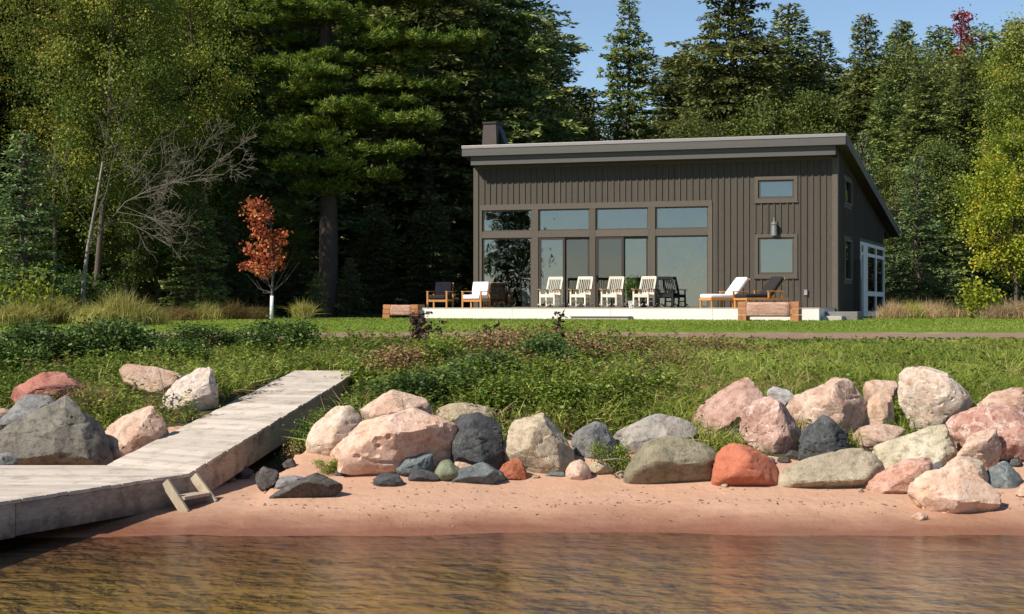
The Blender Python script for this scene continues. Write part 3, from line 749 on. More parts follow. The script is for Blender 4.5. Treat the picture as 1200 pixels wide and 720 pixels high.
def chaise(px, v, cush, label, rz, half):
    e = empty('chaise_lounge', hw(lx_(px, v), v, DT + 0.002), rz); tag(e, label, 'lounger', 'chaise loungers on the deck')
    # feet toward -y
    for sx in (-1, 1):
        for yy in (-0.85, 0.0, 0.75): MB().box(sx * 0.32 - 0.03, sx * 0.32 + 0.03, yy - 0.03, yy + 0.03, 0, 0.245).build('leg', M_teak, e, bevel=0.005)
        MB().box(sx * 0.34 - 0.02, sx * 0.34 + 0.02, -0.9, 0.82, 0.247, 0.33).build('side_rail', M_teak, e, bevel=0.005)
        MB().box(sx * 0.37 - 0.04, sx * 0.37 + 0.04, -0.05, 0.62, 0.53, 0.56).build('armrest', M_teak, e, bevel=0.01)
        for yy in (0.0, 0.52): MB().box(sx * 0.37 - 0.025, sx * 0.37 + 0.025, yy - 0.03, yy + 0.03, 0.332, 0.53).build('arm_post', M_teak, e)
    MB().box(-0.318, 0.318, -0.9, -0.86, 0.249, 0.32).build('end_rail', M_teak, e)
    sm = mesh('slat', boxv(-0.315, 0.315, 0, 0.06, 0, 0.02), BOXF, M_teak)
    for k in range(14): obj('slat', sm, e, (0, -0.84 + k * 0.085, 0.29))
    MB().bar((-0.28, 0.16, 0.33), (-0.28, 0.74, 0.98), 0.05, 0.03).bar((0.28, 0.16, 0.33), (0.28, 0.74, 0.98), 0.05, 0.03).bar((-0.28, 0.72, 0.95), (0.28, 0.72, 0.95), 0.05, 0.03).build('back_frame', M_teak, e)
    cushion('seat_cushion', cush, e, -0.32, 0.32, -0.9, 0.14, 0.315, 0.46, b=0.055)
    cushion('back_cushion', cush, e, -0.31, 0.31, -0.07, 0.07, 0, 0.78, (0, 0.14, 0.42), -0.72, b=0.05)
chaise(852, -1.5, M_wcush, 'teak lounger with a white cushion beside the large right pane', -TH - math.radians(42), 1)
chaise(893, -2.3, M_bcush, 'teak lounger with a black cushion behind the timber bench', -TH - math.radians(42), 1)
# potted plant behind the glass

# ------------------------------------------------------------------ dock, ramp, ladder
M_plank = wood('weathered_plank', lin((182, 168, 152)), lin((204, 192, 178)), (0.8, 9, 4), 0.8, lin((138, 124, 110)), 7, 0.4)
M_beam = wood('weathered_beam', lin((150, 132, 116)), lin((186, 168, 150)), (2.0, 2.0, 9), 0.85, lin((92, 76, 66)), 4, 0.5)
def stain(mat, z0, z1, col):
    t = mat.node_tree; p = next(n for n in t.nodes if n.type == 'BSDF_PRINCIPLED'); src = p.inputs['Base Color'].links[0].from_socket
    gm = t.nodes.new('ShaderNodeNewGeometry'); sp_ = t.nodes.new('ShaderNodeSeparateXYZ'); t.links.new(gm.outputs['Position'], sp_.inputs[0])
    nz = t.nodes.new('ShaderNodeTexNoise'); nz.inputs['Scale'].default_value = 3.5; nz.inputs['Detail'].default_value = 6; t.links.new(gm.outputs['Position'], nz.inputs['Vector'])
    ma = t.nodes.new('ShaderNodeMath'); ma.operation = 'MULTIPLY_ADD'; ma.inputs[1].default_value = 0.35; t.links.new(nz.outputs['Fac'], ma.inputs[0]); t.links.new(sp_.outputs[2], ma.inputs[2])
    rp = t.nodes.new('ShaderNodeMapRange'); rp.inputs['From Min'].default_value = z0; rp.inputs['From Max'].default_value = z1; rp.inputs['To Min'].default_value = 0.8; rp.inputs['To Max'].default_value = 0.0
    t.links.new(ma.outputs[0], rp.inputs['Value'])
    mx = t.nodes.new('ShaderNodeMix'); mx.data_type = 'RGBA'; t.links.new(rp.outputs[0], mx.inputs[0]); t.links.new(src, mx.inputs[6]); mx.inputs[7].default_value = col
    t.links.new(mx.outputs[2], p.inputs['Base Color'])
stain(M_beam, 0.28, 0.5, lin((70, 60, 50)))
M_ladw = wood('ladder_wood', lin((160, 146, 124)), lin((182, 168, 146)), (4, 4, 1), 0.8, lin((140, 120, 100)), 6)
HD = 0.55
B = (-4.36, 23.08); Fp = (-5.92, 19.74); C = (-5.77, 24.32)
def xr(y): return B[0] + (y - B[1]) * (B[0] - Fp[0]) / (B[1] - Fp[1])
dock = empty('dock', (-6.5, 21, 0)); tag(dock, 'low weathered plank dock platform at the left edge of the beach', 'dock')
def offs(v): return [(p[0] + 6.5, p[1] - 21, p[2]) for p in v]
y = 15.0; XLEFT = -10.5; pwid = 0.188
while y < C[1] - 0.05:
    y0, y1 = y + 0.004, min(y + pwid - 0.004, C[1])
    def xe(yy): return xr(yy) if yy <= B[1] else B[0] + (yy - B[1]) / (C[1] - B[1]) * (C[0] - B[0])
    j = random.uniform(-0.008, 0.008); dz = random.uniform(-0.004, 0.004)
    v = [(XLEFT, y0, HD - 0.045 + dz), (xe(y0) + j, y0, HD - 0.045 + dz), (xe(y1) + j, y1, HD - 0.045 + dz), (XLEFT, y1, HD - 0.045 + dz)]
    v += [(a, b, HD + dz) for a, b, _ in v]
    MB().raw(offs(v), BOXF).build('plank', M_plank, dock, bevel=0.004)
    y += pwid
def slab(p, q, t, z0a, z1a, z0b, z1b, name, mat, par, org, bevel=0.008):
    """board between two plan points, t thick, to the inside"""
    d = Vector((q[0] - p[0], q[1] - p[1], 0)).normalized(); nn = Vector((-d.y, d.x, 0)) * t
    v = [(p[0], p[1], z0a), (q[0], q[1], z0b), (q[0] + nn.x, q[1] + nn.y, z0b), (p[0] + nn.x, p[1] + nn.y, z0a),
         (p[0], p[1], z1a), (q[0], q[1], z1b), (q[0] + nn.x, q[1] + nn.y, z1b), (p[0] + nn.x, p[1] + nn.y, z1a)]
    return MB().raw([(a - org[0], b - org[1], c - org[2]) for a, b, c in v], BOXF).build(name, mat, par, bevel=bevel)
jn = 20.0
o3 = (-6.5, 21, 0); TZ = HD - 0.05
slab((xr(15.0) - 0.02, 15.0), (xr(jn) - 0.02, jn), 0.06, TZ - 0.40, TZ, TZ - 0.40, TZ, 'fascia', M_beam, dock, o3)
slab((xr(jn + 0.01) - 0.02, jn + 0.01), (B[0] - 0.02, B[1] + 0.02), 0.06, TZ - 0.385, TZ, TZ - 0.385, TZ, 'fascia', M_beam, dock, o3)
slab((C[0], C[1] - 0.02), (XLEFT, C[1] - 0.02), 0.06, TZ - 0.42, TZ, TZ - 0.42, TZ, 'fascia', M_beam, dock, o3)
for yy in (15.6, 17.6, 19.6, 21.4, 22.9):
    for dx in (-0.5, -2.6):
        MB().box(xr(yy) + dx - 0.08 + 6.5, xr(yy) + dx + 0.08 + 6.5, yy - 0.08 - 21, yy + 0.08 - 21, min(-0.9, g(xr(yy), yy) - 0.3), TZ - 0.004).build('post', M_beam, dock)
TL, TRr, ZT = (-3.95, 31.0), (-2.79, 31.0), 1.64
ramp = empty('ramp', (-4.2, 27, 0)); tag(ramp, 'weathered plank ramp climbing from the dock to the grassy bank', 'ramp')
org = (-4.2, 27, 0); NP = 40
for k in range(NP):
    t0_, t1_ = k / NP + 0.0006, (k + 1) / NP - 0.0006
    def Lp(t): return Vector((C[0] + (TL[0] - C[0]) * t, C[1] + (TL[1] - C[1]) * t, HD + 0.005 + (ZT - HD) * t))
    def Rp(t): return Vector((B[0] + (TRr[0] - B[0]) * t, B[1] + (TRr[1] - B[1]) * t, HD + 0.005 + (ZT - HD) * t))
    j = random.uniform(-0.012, 0.012); dz = random.uniform(-0.005, 0.005)
    a, b, c, d = Lp(t0_), Rp(t0_), Rp(t1_), Lp(t1_)
    for p in (b, c): p.x += j
    v = [(p.x + 4.2, p.y - 27, p.z - 0.045 + dz) for p in (a, b, c, d)] + [(p.x + 4.2, p.y - 27, p.z + dz) for p in (a, b, c, d)]
    MB().raw(v, BOXF).build('plank', M_plank, ramp, bevel=0.004)
slab((B[0] - 0.02, B[1] + 0.03), (TRr[0] - 0.02, TRr[1]), 0.06, TZ - 0.40, TZ, ZT - 0.43, ZT - 0.045, 'stringer', M_beam, ramp, org)
slab((TL[0] + 0.08, TL[1]), (C[0] + 0.08, C[1]), 0.06, ZT - 0.45, ZT - 0.046, TZ - 0.40, TZ - 0.002, 'stringer', M_beam, ramp, org)

lad = empty('ladder', (-4.4, 22.7, 0)); tag(lad, 'short wooden step ladder leaning on the dock side at the sand', 'ladder')
nrm = Vector((0.905, -0.42, 0)); al = Vector((0.42, 0.905, 0))
T0 = Vector((-4.60, 22.48, 0.50)); T1 = Vector((-4.335, 23.06, 0.52))
feet = []
for T in (T0, T1):
    ft = T + nrm * 0.37; ft.z = g(ft.x, ft.y) - 0.03
    tp = T + nrm * 0.04
    MB().bar(tp - Vector((-4.4, 22.7, 0)), ft - Vector((-4.4, 22.7, 0)), 0.13, 0.05, al).build('stringer', M_ladw, lad, bevel=0.006)
    feet.append((tp, ft))
for t in (0.52,):
    a = feet[0][0].lerp(feet[0][1], t) + al * 0.03; b = feet[1][0].lerp(feet[1][1], t) - al * 0.03
    b.z = a.z
    MB().bar(a - Vector((-4.4, 22.7, 0)), b - Vector((-4.4, 22.7, 0)), 0.24, 0.045).build('tread', M_ladw, lad, bevel=0.006)

# ------------------------------------------------------------------ rocks
def rockmat(name, base, patch, dark, vein=None, amt=0.5, seed=0.0, sp=0.5):
    m = MT(name); c = m.node('TexCoord'); mp = m.node('Mapping'); mp.inputs['Location'].default_value = (seed * 3.1, seed * 1.7, seed)
    m.ln(c.outputs['Object'], mp.inputs[0]); v = mp.outputs[0]
    n1 = m.noise(v, 2.3, 7, 0.65); n2 = m.noise(v, 9, 7, 0.7); n3 = m.noise(v, 60, 4, 0.7); n4 = m.noise(v, 150, 2, 0.5)
    k = m.mix(m.ramp(n1, [(0.5 - amt * 0.25, 0.0), (0.5 + amt * 0.2, 1.0)]), lin(base), lin(patch))
    k = m.mix(m.ramp(n2, [(0.47, 0.0), (0.66, 0.8)]), k, lin(dark))
    k = m.mix(m.ramp(n3, [(0.52, 0.0), (0.64, sp)]), k, lin(dark))
    lich = m.math('MULTIPLY', m.ramp(m.noise(v, 14, 5, 0.75), [(0.60, 0.0), (0.66, 0.55)]), m.ramp(n1, [(0.45, 0.0), (0.6, 1.0)]))
    k = m.mix(lich, k, lin((176, 172, 150)))
    k = m.mix(m.ramp(n4, [(0.6, 0.0), (0.75, sp * 0.7)]), k, lin(tuple(min(245, q + 45) for q in patch)))
    if vein:
        wv = m.node('TexNoise'); wv.inputs['Scale'].default_value = 3.2; wv.inputs['Detail'].default_value = 5; m.ln(v, wv.inputs['Vector'])
        rid = m.math('ABSOLUTE', m.math('SUBTRACT', wv.outputs['Fac'], 0.5))
        k = m.mix(m.ramp(rid, [(0.004, 0.6), (0.022, 0.0)]), k, lin(vein))
    vo = m.node('TexVoronoi', feature='DISTANCE_TO_EDGE'); vo.inputs['Scale'].default_value = 2.6
    ad = m.node('VectorMath', operation='ADD'); m.ln(v, ad.inputs[0])
    nz = m.node('TexNoise'); nz.inputs['Scale'].default_value = 2.5; m.ln(v, nz.inputs['Vector'])
    m.ln(nz.outputs['Color'], ad.inputs[1]); m.ln(ad.outputs[0], vo.inputs['Vector'])
    crack = m.ramp(vo.outputs['Distance'], [(0.0, 0.0), (0.035, 1.0)])
    h = m.math('ADD', m.math('ADD', m.math('MULTIPLY', n2, 0.7), m.math('MULTIPLY', n3, 0.28)), m.math('MULTIPLY', crack, 0.03))
    return m.done(m.pbr(k, 0.88, m.bump(h, 0.8, 0.07), 0.2))

PINK = ((190, 156, 134), (212, 185, 164), (142, 106, 86)); PALE = ((200, 174, 152), (216, 198, 180), (156, 124, 100))
ROSE = ((176, 138, 122), (200, 166, 150), (126, 90, 78)); RED = ((164, 104, 90), (190, 136, 120), (112, 64, 58))
GREY = ((112, 110, 108), (142, 140, 136), (72, 72, 74)); DARK = ((70, 71, 71), (94, 95, 94), (44, 45, 47))
OLIVE = ((128, 120, 98), (150, 140, 116), (88, 82, 66)); TAN = ((164, 146, 122), (188, 170, 144), (116, 100, 80))
BEIGE = ((180, 164, 138), (200, 186, 162), (132, 112, 86)); ORANGE = ((184, 108, 82), (196, 124, 96), (160, 88, 66))
GREEN = ((112, 118, 96), (136, 142, 116), (78, 84, 68)); RUST = ((162, 94, 66), (178, 112, 84), (122, 66, 46))
WHITE = ((202, 180, 164), (216, 200, 188), (158, 130, 112)); SLATE = ((100, 106, 106), (122, 128, 126), (66, 70, 72))
BROWNG = ((104, 99, 92), (140, 134, 120), (56, 54, 51)); CHAR = ((84, 78, 75), (104, 96, 90), (52, 48, 47))
def hull2(p):
    p = sorted(set(p))
    def half(q):
        h = []
        for a in q:
            while len(h) > 1 and (h[-1][0] - h[-2][0]) * (a[1] - h[-2][1]) - (h[-1][1] - h[-2][1]) * (a[0] - h[-2][0]) <= 0: h.pop()
            h.append(a)
        return h
    a, b = half(p), half(p[::-1]); return a[:-1] + b[:-1]
ICO = {}
def ico(n):
    if n not in ICO:
        bm = bmesh.new(); bmesh.ops.create_icosphere(bm, subdivisions=n, radius=1)
        bm.verts.ensure_lookup_table(); v = np.array([x.co[:] for x in bm.verts]); f = [tuple(q.index for q in p.verts) for p in bm.faces]; bm.free(); ICO[n] = (v, f)
    return ICO[n]
def rock(i, poly, pal, label, yb=None, p=16, vein=None, amt=0.5, depth=0.95, sink=0.05, rough=1.0, cat='boulder', sp=0.5, front=None):
    rg = np.random.default_rng(1000 + i)
    px = [q[0] for q in poly]; py = [q[1] for q in poly]; w = max(px) - min(px); hh = max(py) - min(py)
    cxp = (max(px) + min(px)) / 2; bot = max(py)
    upper = yb is not None and cxp > 300
    if yb is None: yb = ground_y(cxp, bot - 1)
    half = w / F * yb / 2; hz_ = hh / F * yb / 2
    dep = depth * (half * 0.6 + hz_ * 0.5)
    yc = yb + dep * 0.55
    pts = [((a - 600) / F * yc, PZ(b + ((sink if not upper else 0.22) * hh if b > bot - 0.28 * hh else 0), yc)) for a, b in poly]
    hp = hull2([(round(a, 5), round(b, 5)) for a, b in pts])
    ex0, ex1, ez0, ez1 = min(a for a, b in hp), max(a for a, b in hp), min(b for a, b in hp), max(b for a, b in hp)
    while len(hp) > (13 if p < 12 else 11):          # merge the shortest sides so that the faces stay broad
        ls = [math.dist(hp[k], hp[(k + 1) % len(hp)]) for k in range(len(hp))]; k = ls.index(min(ls)); k2 = (k + 1) % len(hp)
        m_ = ((hp[k][0] + hp[k2][0]) / 2, (hp[k][1] + hp[k2][1]) / 2); hp[k] = m_; hp.pop(k2)
    c0 = (sum(a for a, b in hp) / len(hp), sum(b for a, b in hp) / len(hp))
    N, D = [], []
    for k in range(len(hp)):
        a, b = hp[k], hp[(k + 1) % len(hp)]
        ex, ez = b[0] - a[0], b[1] - a[1]; L = math.hypot(ex, ez)
        if L < 1e-4: continue
        nx, nz = ez / L, -ex / L
        dd = (a[0] - c0[0]) * nx + (a[1] - c0[1]) * nz
        if dd < 0: nx, nz, dd = -nx, -nz, -dd
        for s in (-1, 1):
            al_ = math.radians(rg.uniform(6, 50)); ca, sa = math.cos(al_), math.sin(al_)
            N.append((nx * ca, s * sa, nz * ca)); D.append(max(dd, 0.03) * ca)
    for (a_, b_, c_), f_ in front or (((-0.45, -0.65, 0.65), 0.78), ((0.65, -0.75, 0.1), 0.86), ((-0.15, -0.85, -0.35), 0.86), ((0.15, -0.8, 0.45), 0.9), ((-0.4, 0.8, 0.4), 0.85), ((0.5, 0.8, 0.3), 0.85), ((0, 1, 0), 0.95)):
        v = (Vector((a_, b_, c_)) + Vector(rg.normal(size=3)) * 0.22).normalized()
        N.append(tuple(v)); D.append(dep * f_ * rg.uniform(0.85, 1.08))
    N = np.array(N); D = np.array(D)
    dv, fc = ico(5 if w > 45 else 4)
    rounded = p < 12; p = 16 if rounded else 70
    q = np.maximum(dv @ N.T, 1e-6) / D
    qm = q.max(1, keepdims=True)
    r = 1.0 / (qm[:, 0] * ((q / qm) ** p).sum(1) ** (1.0 / p))
    if not rounded:                               # broken corners
        for k in range(12):
            n_ = rg.normal(size=3); n_[1] = -abs(n_[1]) * 0.8; n_ /= np.linalg.norm(n_)
            sup = (dv * r[:, None] @ n_).max() * rg.uniform(0.77, 0.92)
            r = np.minimum(r, sup / np.maximum(dv @ n_, 1e-6))
    so_ = Vector((i * 7.3, i * 3.1, i * 1.9)); sz = max(half, hz_)
    P = dv * r[:, None]
    nn = np.empty(len(P))
    ax_ = Vector(rg.normal(size=3)).normalized(); rotm = ax_.to_track_quat('Z', 'Y').to_matrix()
    for k in range(len(P)):
        u = Vector(P[k]) / sz
        a = noise.noise(u * 1.6 + so_); b = noise.noise(u * 4.2 + so_); c = noise.noise(u * 10 + so_); d = 1 - abs(noise.noise(u * 2.6 - so_)) * 2
        e2 = noise.noise(u * 22 + so_) + 0.6 * noise.noise(u * 47 + so_)
        st_ = abs(noise.noise(Vector((u.x * 1.4, u.y * 1.4, u.z * 4.0)) + so_)); nn[k] = 0.04 * a + 0.026 * b + 0.012 * c + 0.01 * d + 0.006 * e2 - 0.05 * max(0, 0.08 - st_) / 0.08
    if not rounded:
        cl_ = np.array([noise.cell((rotm @ Vector(P[k])) * (2.1 / sz) + so_ + noise.noise_vector(Vector(P[k]) * (2.5 / sz)) * 0.25) for k in range(len(P))])
        nn += 0.02 * cl_
    P = P * (1 + nn * rough)[:, None]
    gw = 1.03 if rounded else 1.085; hx0, hx1, hz0, hz1 = (ex0 - c0[0]) * gw, (ex1 - c0[0]) * gw, (ez0 - c0[1]) * gw, (ez1 - c0[1]) * gw
    mx0, mx1, mz0, mz1 = P[:, 0].min(), P[:, 0].max(), P[:, 2].min(), P[:, 2].max()
    P[:, 0] = np.where(P[:, 0] < 0, P[:, 0] * hx0 / mx0, P[:, 0] * hx1 / mx1)
    P[:, 2] = np.where(P[:, 2] < 0, P[:, 2] * hz0 / mz0, P[:, 2] * hz1 / mz1)
    zmin = P[:, 2].min()
    P[:, 2] -= zmin
    me = mesh('boulder', P, fc, rockmat('rock_%d' % i, *pal, vein=vein, amt=amt, seed=float(i), sp=sp), True)
    me.set_sharp_from_angle(angle=math.radians(24 if not rounded else 40))
    FOOT.append((c0[0], yc - dep, yc + dep * 0.3, half))
    o = obj('boulder' if cat == 'boulder' else cat, me, None, (c0[0], yc, c0[1] + zmin)); tag(o, label, cat)
    return o
FOOT = []
ROCKS = [
 ([(14,464),(18,456),(35,447),(50,438),(62,437),(72,438),(86,441),(94,449),(91,458),(78,467),(47,469),(29,472),(19,476),(15,471)], RED, 'reddish pink boulder highest at the far left, above the grey ones', dict(yb=27.6, p=12)),
 ([(-6,498),(12,482),(27,468),(43,465),(64,464),(72,475),(60,500),(25,512),(-4,508)], GREY, 'mauve grey boulder behind the big dark boulder at the left edge', dict(yb=26.4)),
 ([(-15,545),(12,523),(35,498),(58,478),(76,467),(88,476),(97,490),(109,499),(124,510),(124,530),(127,552),(18,552)], BROWNG, 'largest dark grey boulder with a lichen covered slope behind the dock', dict(yb=25.0, p=20, amt=0.8, front=(((0.5, -0.85, -0.12), 0.75), ((-0.62, -0.4, 0.68), 0.62), ((0.8, -0.5, 0.2), 0.9), ((0, 1, 0), 0.9)))),
 ([(-22,512),(8,506),(22,507),(14,524),(-20,540)], PALE, 'whitish rock at the left edge below the mauve grey boulder', dict(yb=25.9)),
 ([(-14,482),(2,479),(12,485),(6,494),(-12,495)], ROSE, 'small pinkish rock on the left picture edge', dict(yb=26.9)),
 ([(-14,536),(14,531),(20,546),(-12,552)], GREY, 'grey wedge of rock at the left edge touching the dock planks', dict(yb=24.5)),
 ([(116,533),(124,511),(128,504),(161,479),(169,481),(177,494),(192,510),(190,535),(130,552)], PINK, 'pointed pink orange boulder against the ramp side', dict(yb=25.7, p=20)),
 ([(143,437),(146,428),(164,431),(186,433),(205,438),(215,443),(209,451),(201,459),(187,469),(164,458),(151,448)], PINK, 'pale pink tilted slab lying on the grass left of the ramp', dict(yb=28.4, p=22, sp=0.3)),
 ([(190,492),(197,476),(199,467),(209,451),(236,433),(245,434),(250,447),(254,463),(254,480),(234,492),(220,500),(205,500)], WHITE, 'whitish pink upright boulder close beside the ramp', dict(yb=27.9, p=16, sp=0.35)),
 ([(360,518),(367,500),(378,491),(393,480),(409,476),(420,480),(423,489),(413,500),(398,530),(384,541),(373,541),(363,531)], PALE, 'cream boulder half shaded by the ramp at its right side', dict(yb=24.2, p=9)),
 ([(424,484),(431,473),(456,459),(467,460),(496,469),(502,477),(503,490),(482,496),(464,498),(438,498),(427,493)], PINK, 'smooth pink boulder resting on top of the huge pink one', dict(yb=24.5, p=12)),
 ([(391,520),(407,507),(429,491),(464,482),(500,481),(529,491),(533,513),(529,527),(515,540),(500,550),(478,557),(438,559),(427,557),(398,552),(392,540)], ((208,166,138),(226,196,178),(176,128,98)), 'huge rough pink boulder beside the ramp, widest of all', dict(p=14, amt=0.9, rough=1.5)),
 ([(461,540),(471,530),(484,531),(504,533),(507,551),(496,558),(473,560),(462,560)], SLATE, 'blue grey rock leaning on the foot of the huge pink boulder', dict(p=22)),
 ([(438,571),(440,560),(451,554),(464,557),(473,568),(464,573)], DARK, 'small dark rock on the sand furthest from the water plants, below the huge pink boulder', dict(p=20, cat='rock')),
 ([(479,562),(487,550),(498,552),(515,562),(513,567),(482,567)], DARK, 'small dark wedge rock left of the round green rock', dict(p=20, cat='rock')),
 ([(509,556),(518,540),(527,539),(540,552),(541,563),(518,566)], GREEN, 'round pale green rock at the foot of the black boulder', dict(p=10, cat='rock')),
 ([(300,556),(308,548),(322,552),(326,566),(312,574),(300,570)], CHAR, 'dark rock in the shadow under the ramp', dict(p=18, cat='rock')),
 ([(314,591),(330,581),(350,566),(362,556),(374,560),(387,568),(398,578),(375,581),(335,590)], CHAR, 'flat brownish grey slab on the sand near the ramp', dict(p=20, cat='rock', depth=1.4)),
 ([(322,566),(330,560),(343,558),(358,563),(346,573),(328,575)], GREY, 'small flat grey rock behind the brownish slab by the ramp', dict(p=20, cat='rock')),
 ([(512,482),(538,473),(576,478),(580,486),(574,496),(550,496),(530,496),(516,490)], TAN, 'flat tan boulder behind the black boulder', dict(yb=25.2, p=16)),
 ([(530,490),(542,486),(574,491),(584,496),(589,508),(586,530),(578,544),(552,545),(530,540),(528,526)], DARK, 'black boulder with pale flecks between the pink and beige giants', dict(yb=23.7, p=16)),
 ([(588,530),(596,508),(604,490),(612,488),(630,488),(652,500),(668,508),(673,518),(672,540),(664,552),(636,560),(618,560),(600,548),(590,540)], BEIGE, 'big beige boulder with a flat sloping top near the beach middle', dict(p=16, amt=0.8)),
 ([(533,543),(544,537),(566,543),(556,554),(542,557)], PINK, 'small tan pink rock between the green rocks', dict(cat='rock', p=14)),
 ([(516,570),(530,560),(544,552),(560,546),(580,543),(588,550),(590,571),(560,570),(540,571)], SLATE, 'angular green grey rock on the sand before the black boulder', dict(p=24, cat='rock', vein=(96,102,92))),
 ([(586,551),(602,539),(609,540),(618,556),(619,564),(590,562)], RUST, 'rust red rock at the foot of the big beige boulder', dict(p=20, cat='rock')),
 ([(638,559),(646,553),(660,553),(664,559),(652,561)], SLATE, 'flat dark grey stone at the foot of the big beige boulder', dict(p=10, cat='rock')),
 ([(663,552),(670,542),(680,539),(687,544),(693,554),(691,564),(668,564),(663,558)], PINK, 'small round pink rock right of the big beige boulder', dict(p=10, cat='rock')),
 ([(688,546),(700,541),(712,543),(719,552),(710,558),(694,558)], TAN, 'small tan rock behind the round pink one', dict(p=10, cat='rock')),
 ([(671,512),(680,501),(696,496),(708,502),(727,526),(720,538),(688,538),(674,528)], GREY, 'blue grey boulder half hidden by a green bush', dict(yb=24.3, p=16)),
 ([(720,508),(744,496),(773,487),(793,489),(809,498),(814,517),(790,528),(744,530),(727,526)], ((146,142,134),(184,170,156),(100,98,96)), 'grey slab with a pinkish top behind the large olive boulder', dict(yb=24.4, p=18, amt=0.9)),
 ([(732,557),(740,534),(756,518),(784,512),(816,517),(840,532),(848,541),(826,564),(800,573),(756,573),(737,567)], OLIVE, 'large rounded olive green boulder at the beach', dict(p=9, amt=0.5, sp=0.6)),
 ([(834,568),(838,534),(848,524),(860,520),(882,525),(904,540),(913,557),(910,569),(878,572),(838,573)], ORANGE, 'bright orange red rounded boulder, the only one of that colour', dict(p=9, sp=0.3, rough=0.8)),
 ([(811,490),(818,479),(838,463),(878,446),(887,450),(893,463),(882,482),(871,500),(864,508),(842,514),(824,520),(811,510)], ROSE, 'mauve pink boulder with a sloping flat top above the olive one', dict(yb=25.0, p=22, sp=0.4)),
 ([(869,503),(876,483),(884,471),(896,468),(918,480),(931,497),(938,510),(938,525),(922,535),(904,540),(882,521),(871,511)], ROSE, 'pitted rose boulder with pale streaks behind the orange one', dict(yb=24.3, p=14, vein=(226,206,196), rough=1.4)),
 ([(900,461),(907,454),(922,459),(935,466),(924,483),(902,474)], ((176,170,164),(198,192,186),(120,114,108)), 'small grey white rock on the grass edge above the rose boulder', dict(yb=25.8, p=18, cat='rock')),
 ([(924,479),(927,470),(982,446),(996,445),(1012,466),(1016,484),(1010,500),(994,511),(974,505),(941,500)], PINK, 'big pink boulder with a peaked flat face behind the dark grey one', dict(yb=24.9, p=20, vein=(232,212,198), sp=0.35)),
 ([(936,536),(944,500),(963,489),(982,495),(987,507),(998,530),(970,537),(951,540)], DARK, 'dark grey angular boulder perched between pink ones', dict(yb=23.9, p=22, rough=1.4)),
 ([(910,571),(918,552),(946,538),(982,529),(1008,526),(1026,537),(1037,557),(1032,568),(1012,577),(913,577)], ((164,150,128),(186,172,148),(116,104,86)), 'long flat tan grey boulder lying on the sand', dict(p=11, rough=1.2)),
 ([(1014,449),(1033,446),(1053,448),(1055,462),(1019,472)], PINK, 'small pink block topmost left of the tall pale boulder', dict(yb=25.9, p=20, cat='rock')),
 ([(1013,476),(1025,462),(1044,462),(1048,495),(1034,502),(1017,500)], ((196,162,136),(212,186,164),(150,116,92)), 'tan upright block below the small pink block', dict(yb=25.0, p=20, cat='rock')),
 ([(1056,446),(1075,433),(1092,438),(1128,441),(1138,451),(1134,484),(1114,503),(1081,507),(1074,491),(1057,457)], PALE, 'tall pale pink boulder, the highest on the right', dict(yb=25.0, p=24, vein=(236,222,208), sp=0.35)),
 ([(1000,510),(1011,500),(1036,497),(1061,504),(1058,516),(1030,528),(1011,523)], PINK, 'low rounded pink boulder above the long flat tan one', dict(yb=24.3, p=11)),
 ([(1025,536),(1042,524),(1083,505),(1111,500),(1120,509),(1118,524),(1098,544),(1056,553),(1031,553)], ((186,172,142),(222,208,184),(130,114,84)), 'cream topped slab boulder sloping up to the right', dict(yb=23.6, p=20, amt=0.7)),
 ([(1113,495),(1144,483),(1178,476),(1197,486),(1216,500),(1214,541),(1172,543),(1150,532),(1120,516)], ((166,108,92),(210,176,158),(128,76,64)), 'red brown boulder marbled with white at the right edge', dict(yb=23.9, p=16, vein=(228,208,194), amt=1.0)),
 ([(1135,482),(1167,464),(1192,456),(1214,465),(1216,492),(1144,490)], PINK, 'pink boulder topmost at the right picture edge', dict(yb=25.2, p=14)),
 ([(1124,532),(1139,514),(1167,502),(1172,512),(1173,538),(1156,544)], PINK, 'pink wedge boulder leaning before the marbled one', dict(yb=23.5, p=24)),
 ([(1016,574),(1033,559),(1061,542),(1089,538),(1094,551),(1084,575),(1060,581),(1033,582)], ((182,122,102),(220,190,170),(140,92,70)), 'flat red rock with white patches beside the long tan boulder', dict(p=22, amt=1.0)),
 ([(1068,590),(1072,570),(1097,551),(1122,550),(1150,569),(1172,585),(1167,591),(1128,605),(1081,603)], ((216,180,154),(232,206,186),(190,146,116)), 'pale pink block nearest the water at the right', dict(p=22, sp=0.4)),
 ([(1105,549),(1125,535),(1153,538),(1161,564),(1152,575),(1120,570)], PALE, 'cream block behind the pale pink block nearest the water', dict(yb=22.95, p=24)),
 ([(1155,546),(1178,541),(1198,562),(1195,578),(1178,583),(1160,576)], SLATE, 'dark blue grey boulder low at the right edge', dict(yb=23.0, p=11, vein=(160,164,164))),
 ([(1192,580),(1203,567),(1220,570),(1220,586)], PINK, 'small pink rock cut by the right picture edge', dict(p=14, cat='rock')),
 ([(1068,606),(1078,600),(1088,605),(1083,611),(1072,611)], PINK, 'small pebble on the wet sand before the pale pink block', dict(p=8, cat='pebble')),
 ([(1092,547),(1100,541),(1106,548),(1096,553)], GREY, 'tiny grey stone wedged above the flat red rock', dict(yb=23.1, p=12, cat='pebble')),
]
for i, (poly, pal, lab, kw) in enumerate(ROCKS): rock(i, poly, pal, lab, **kw)
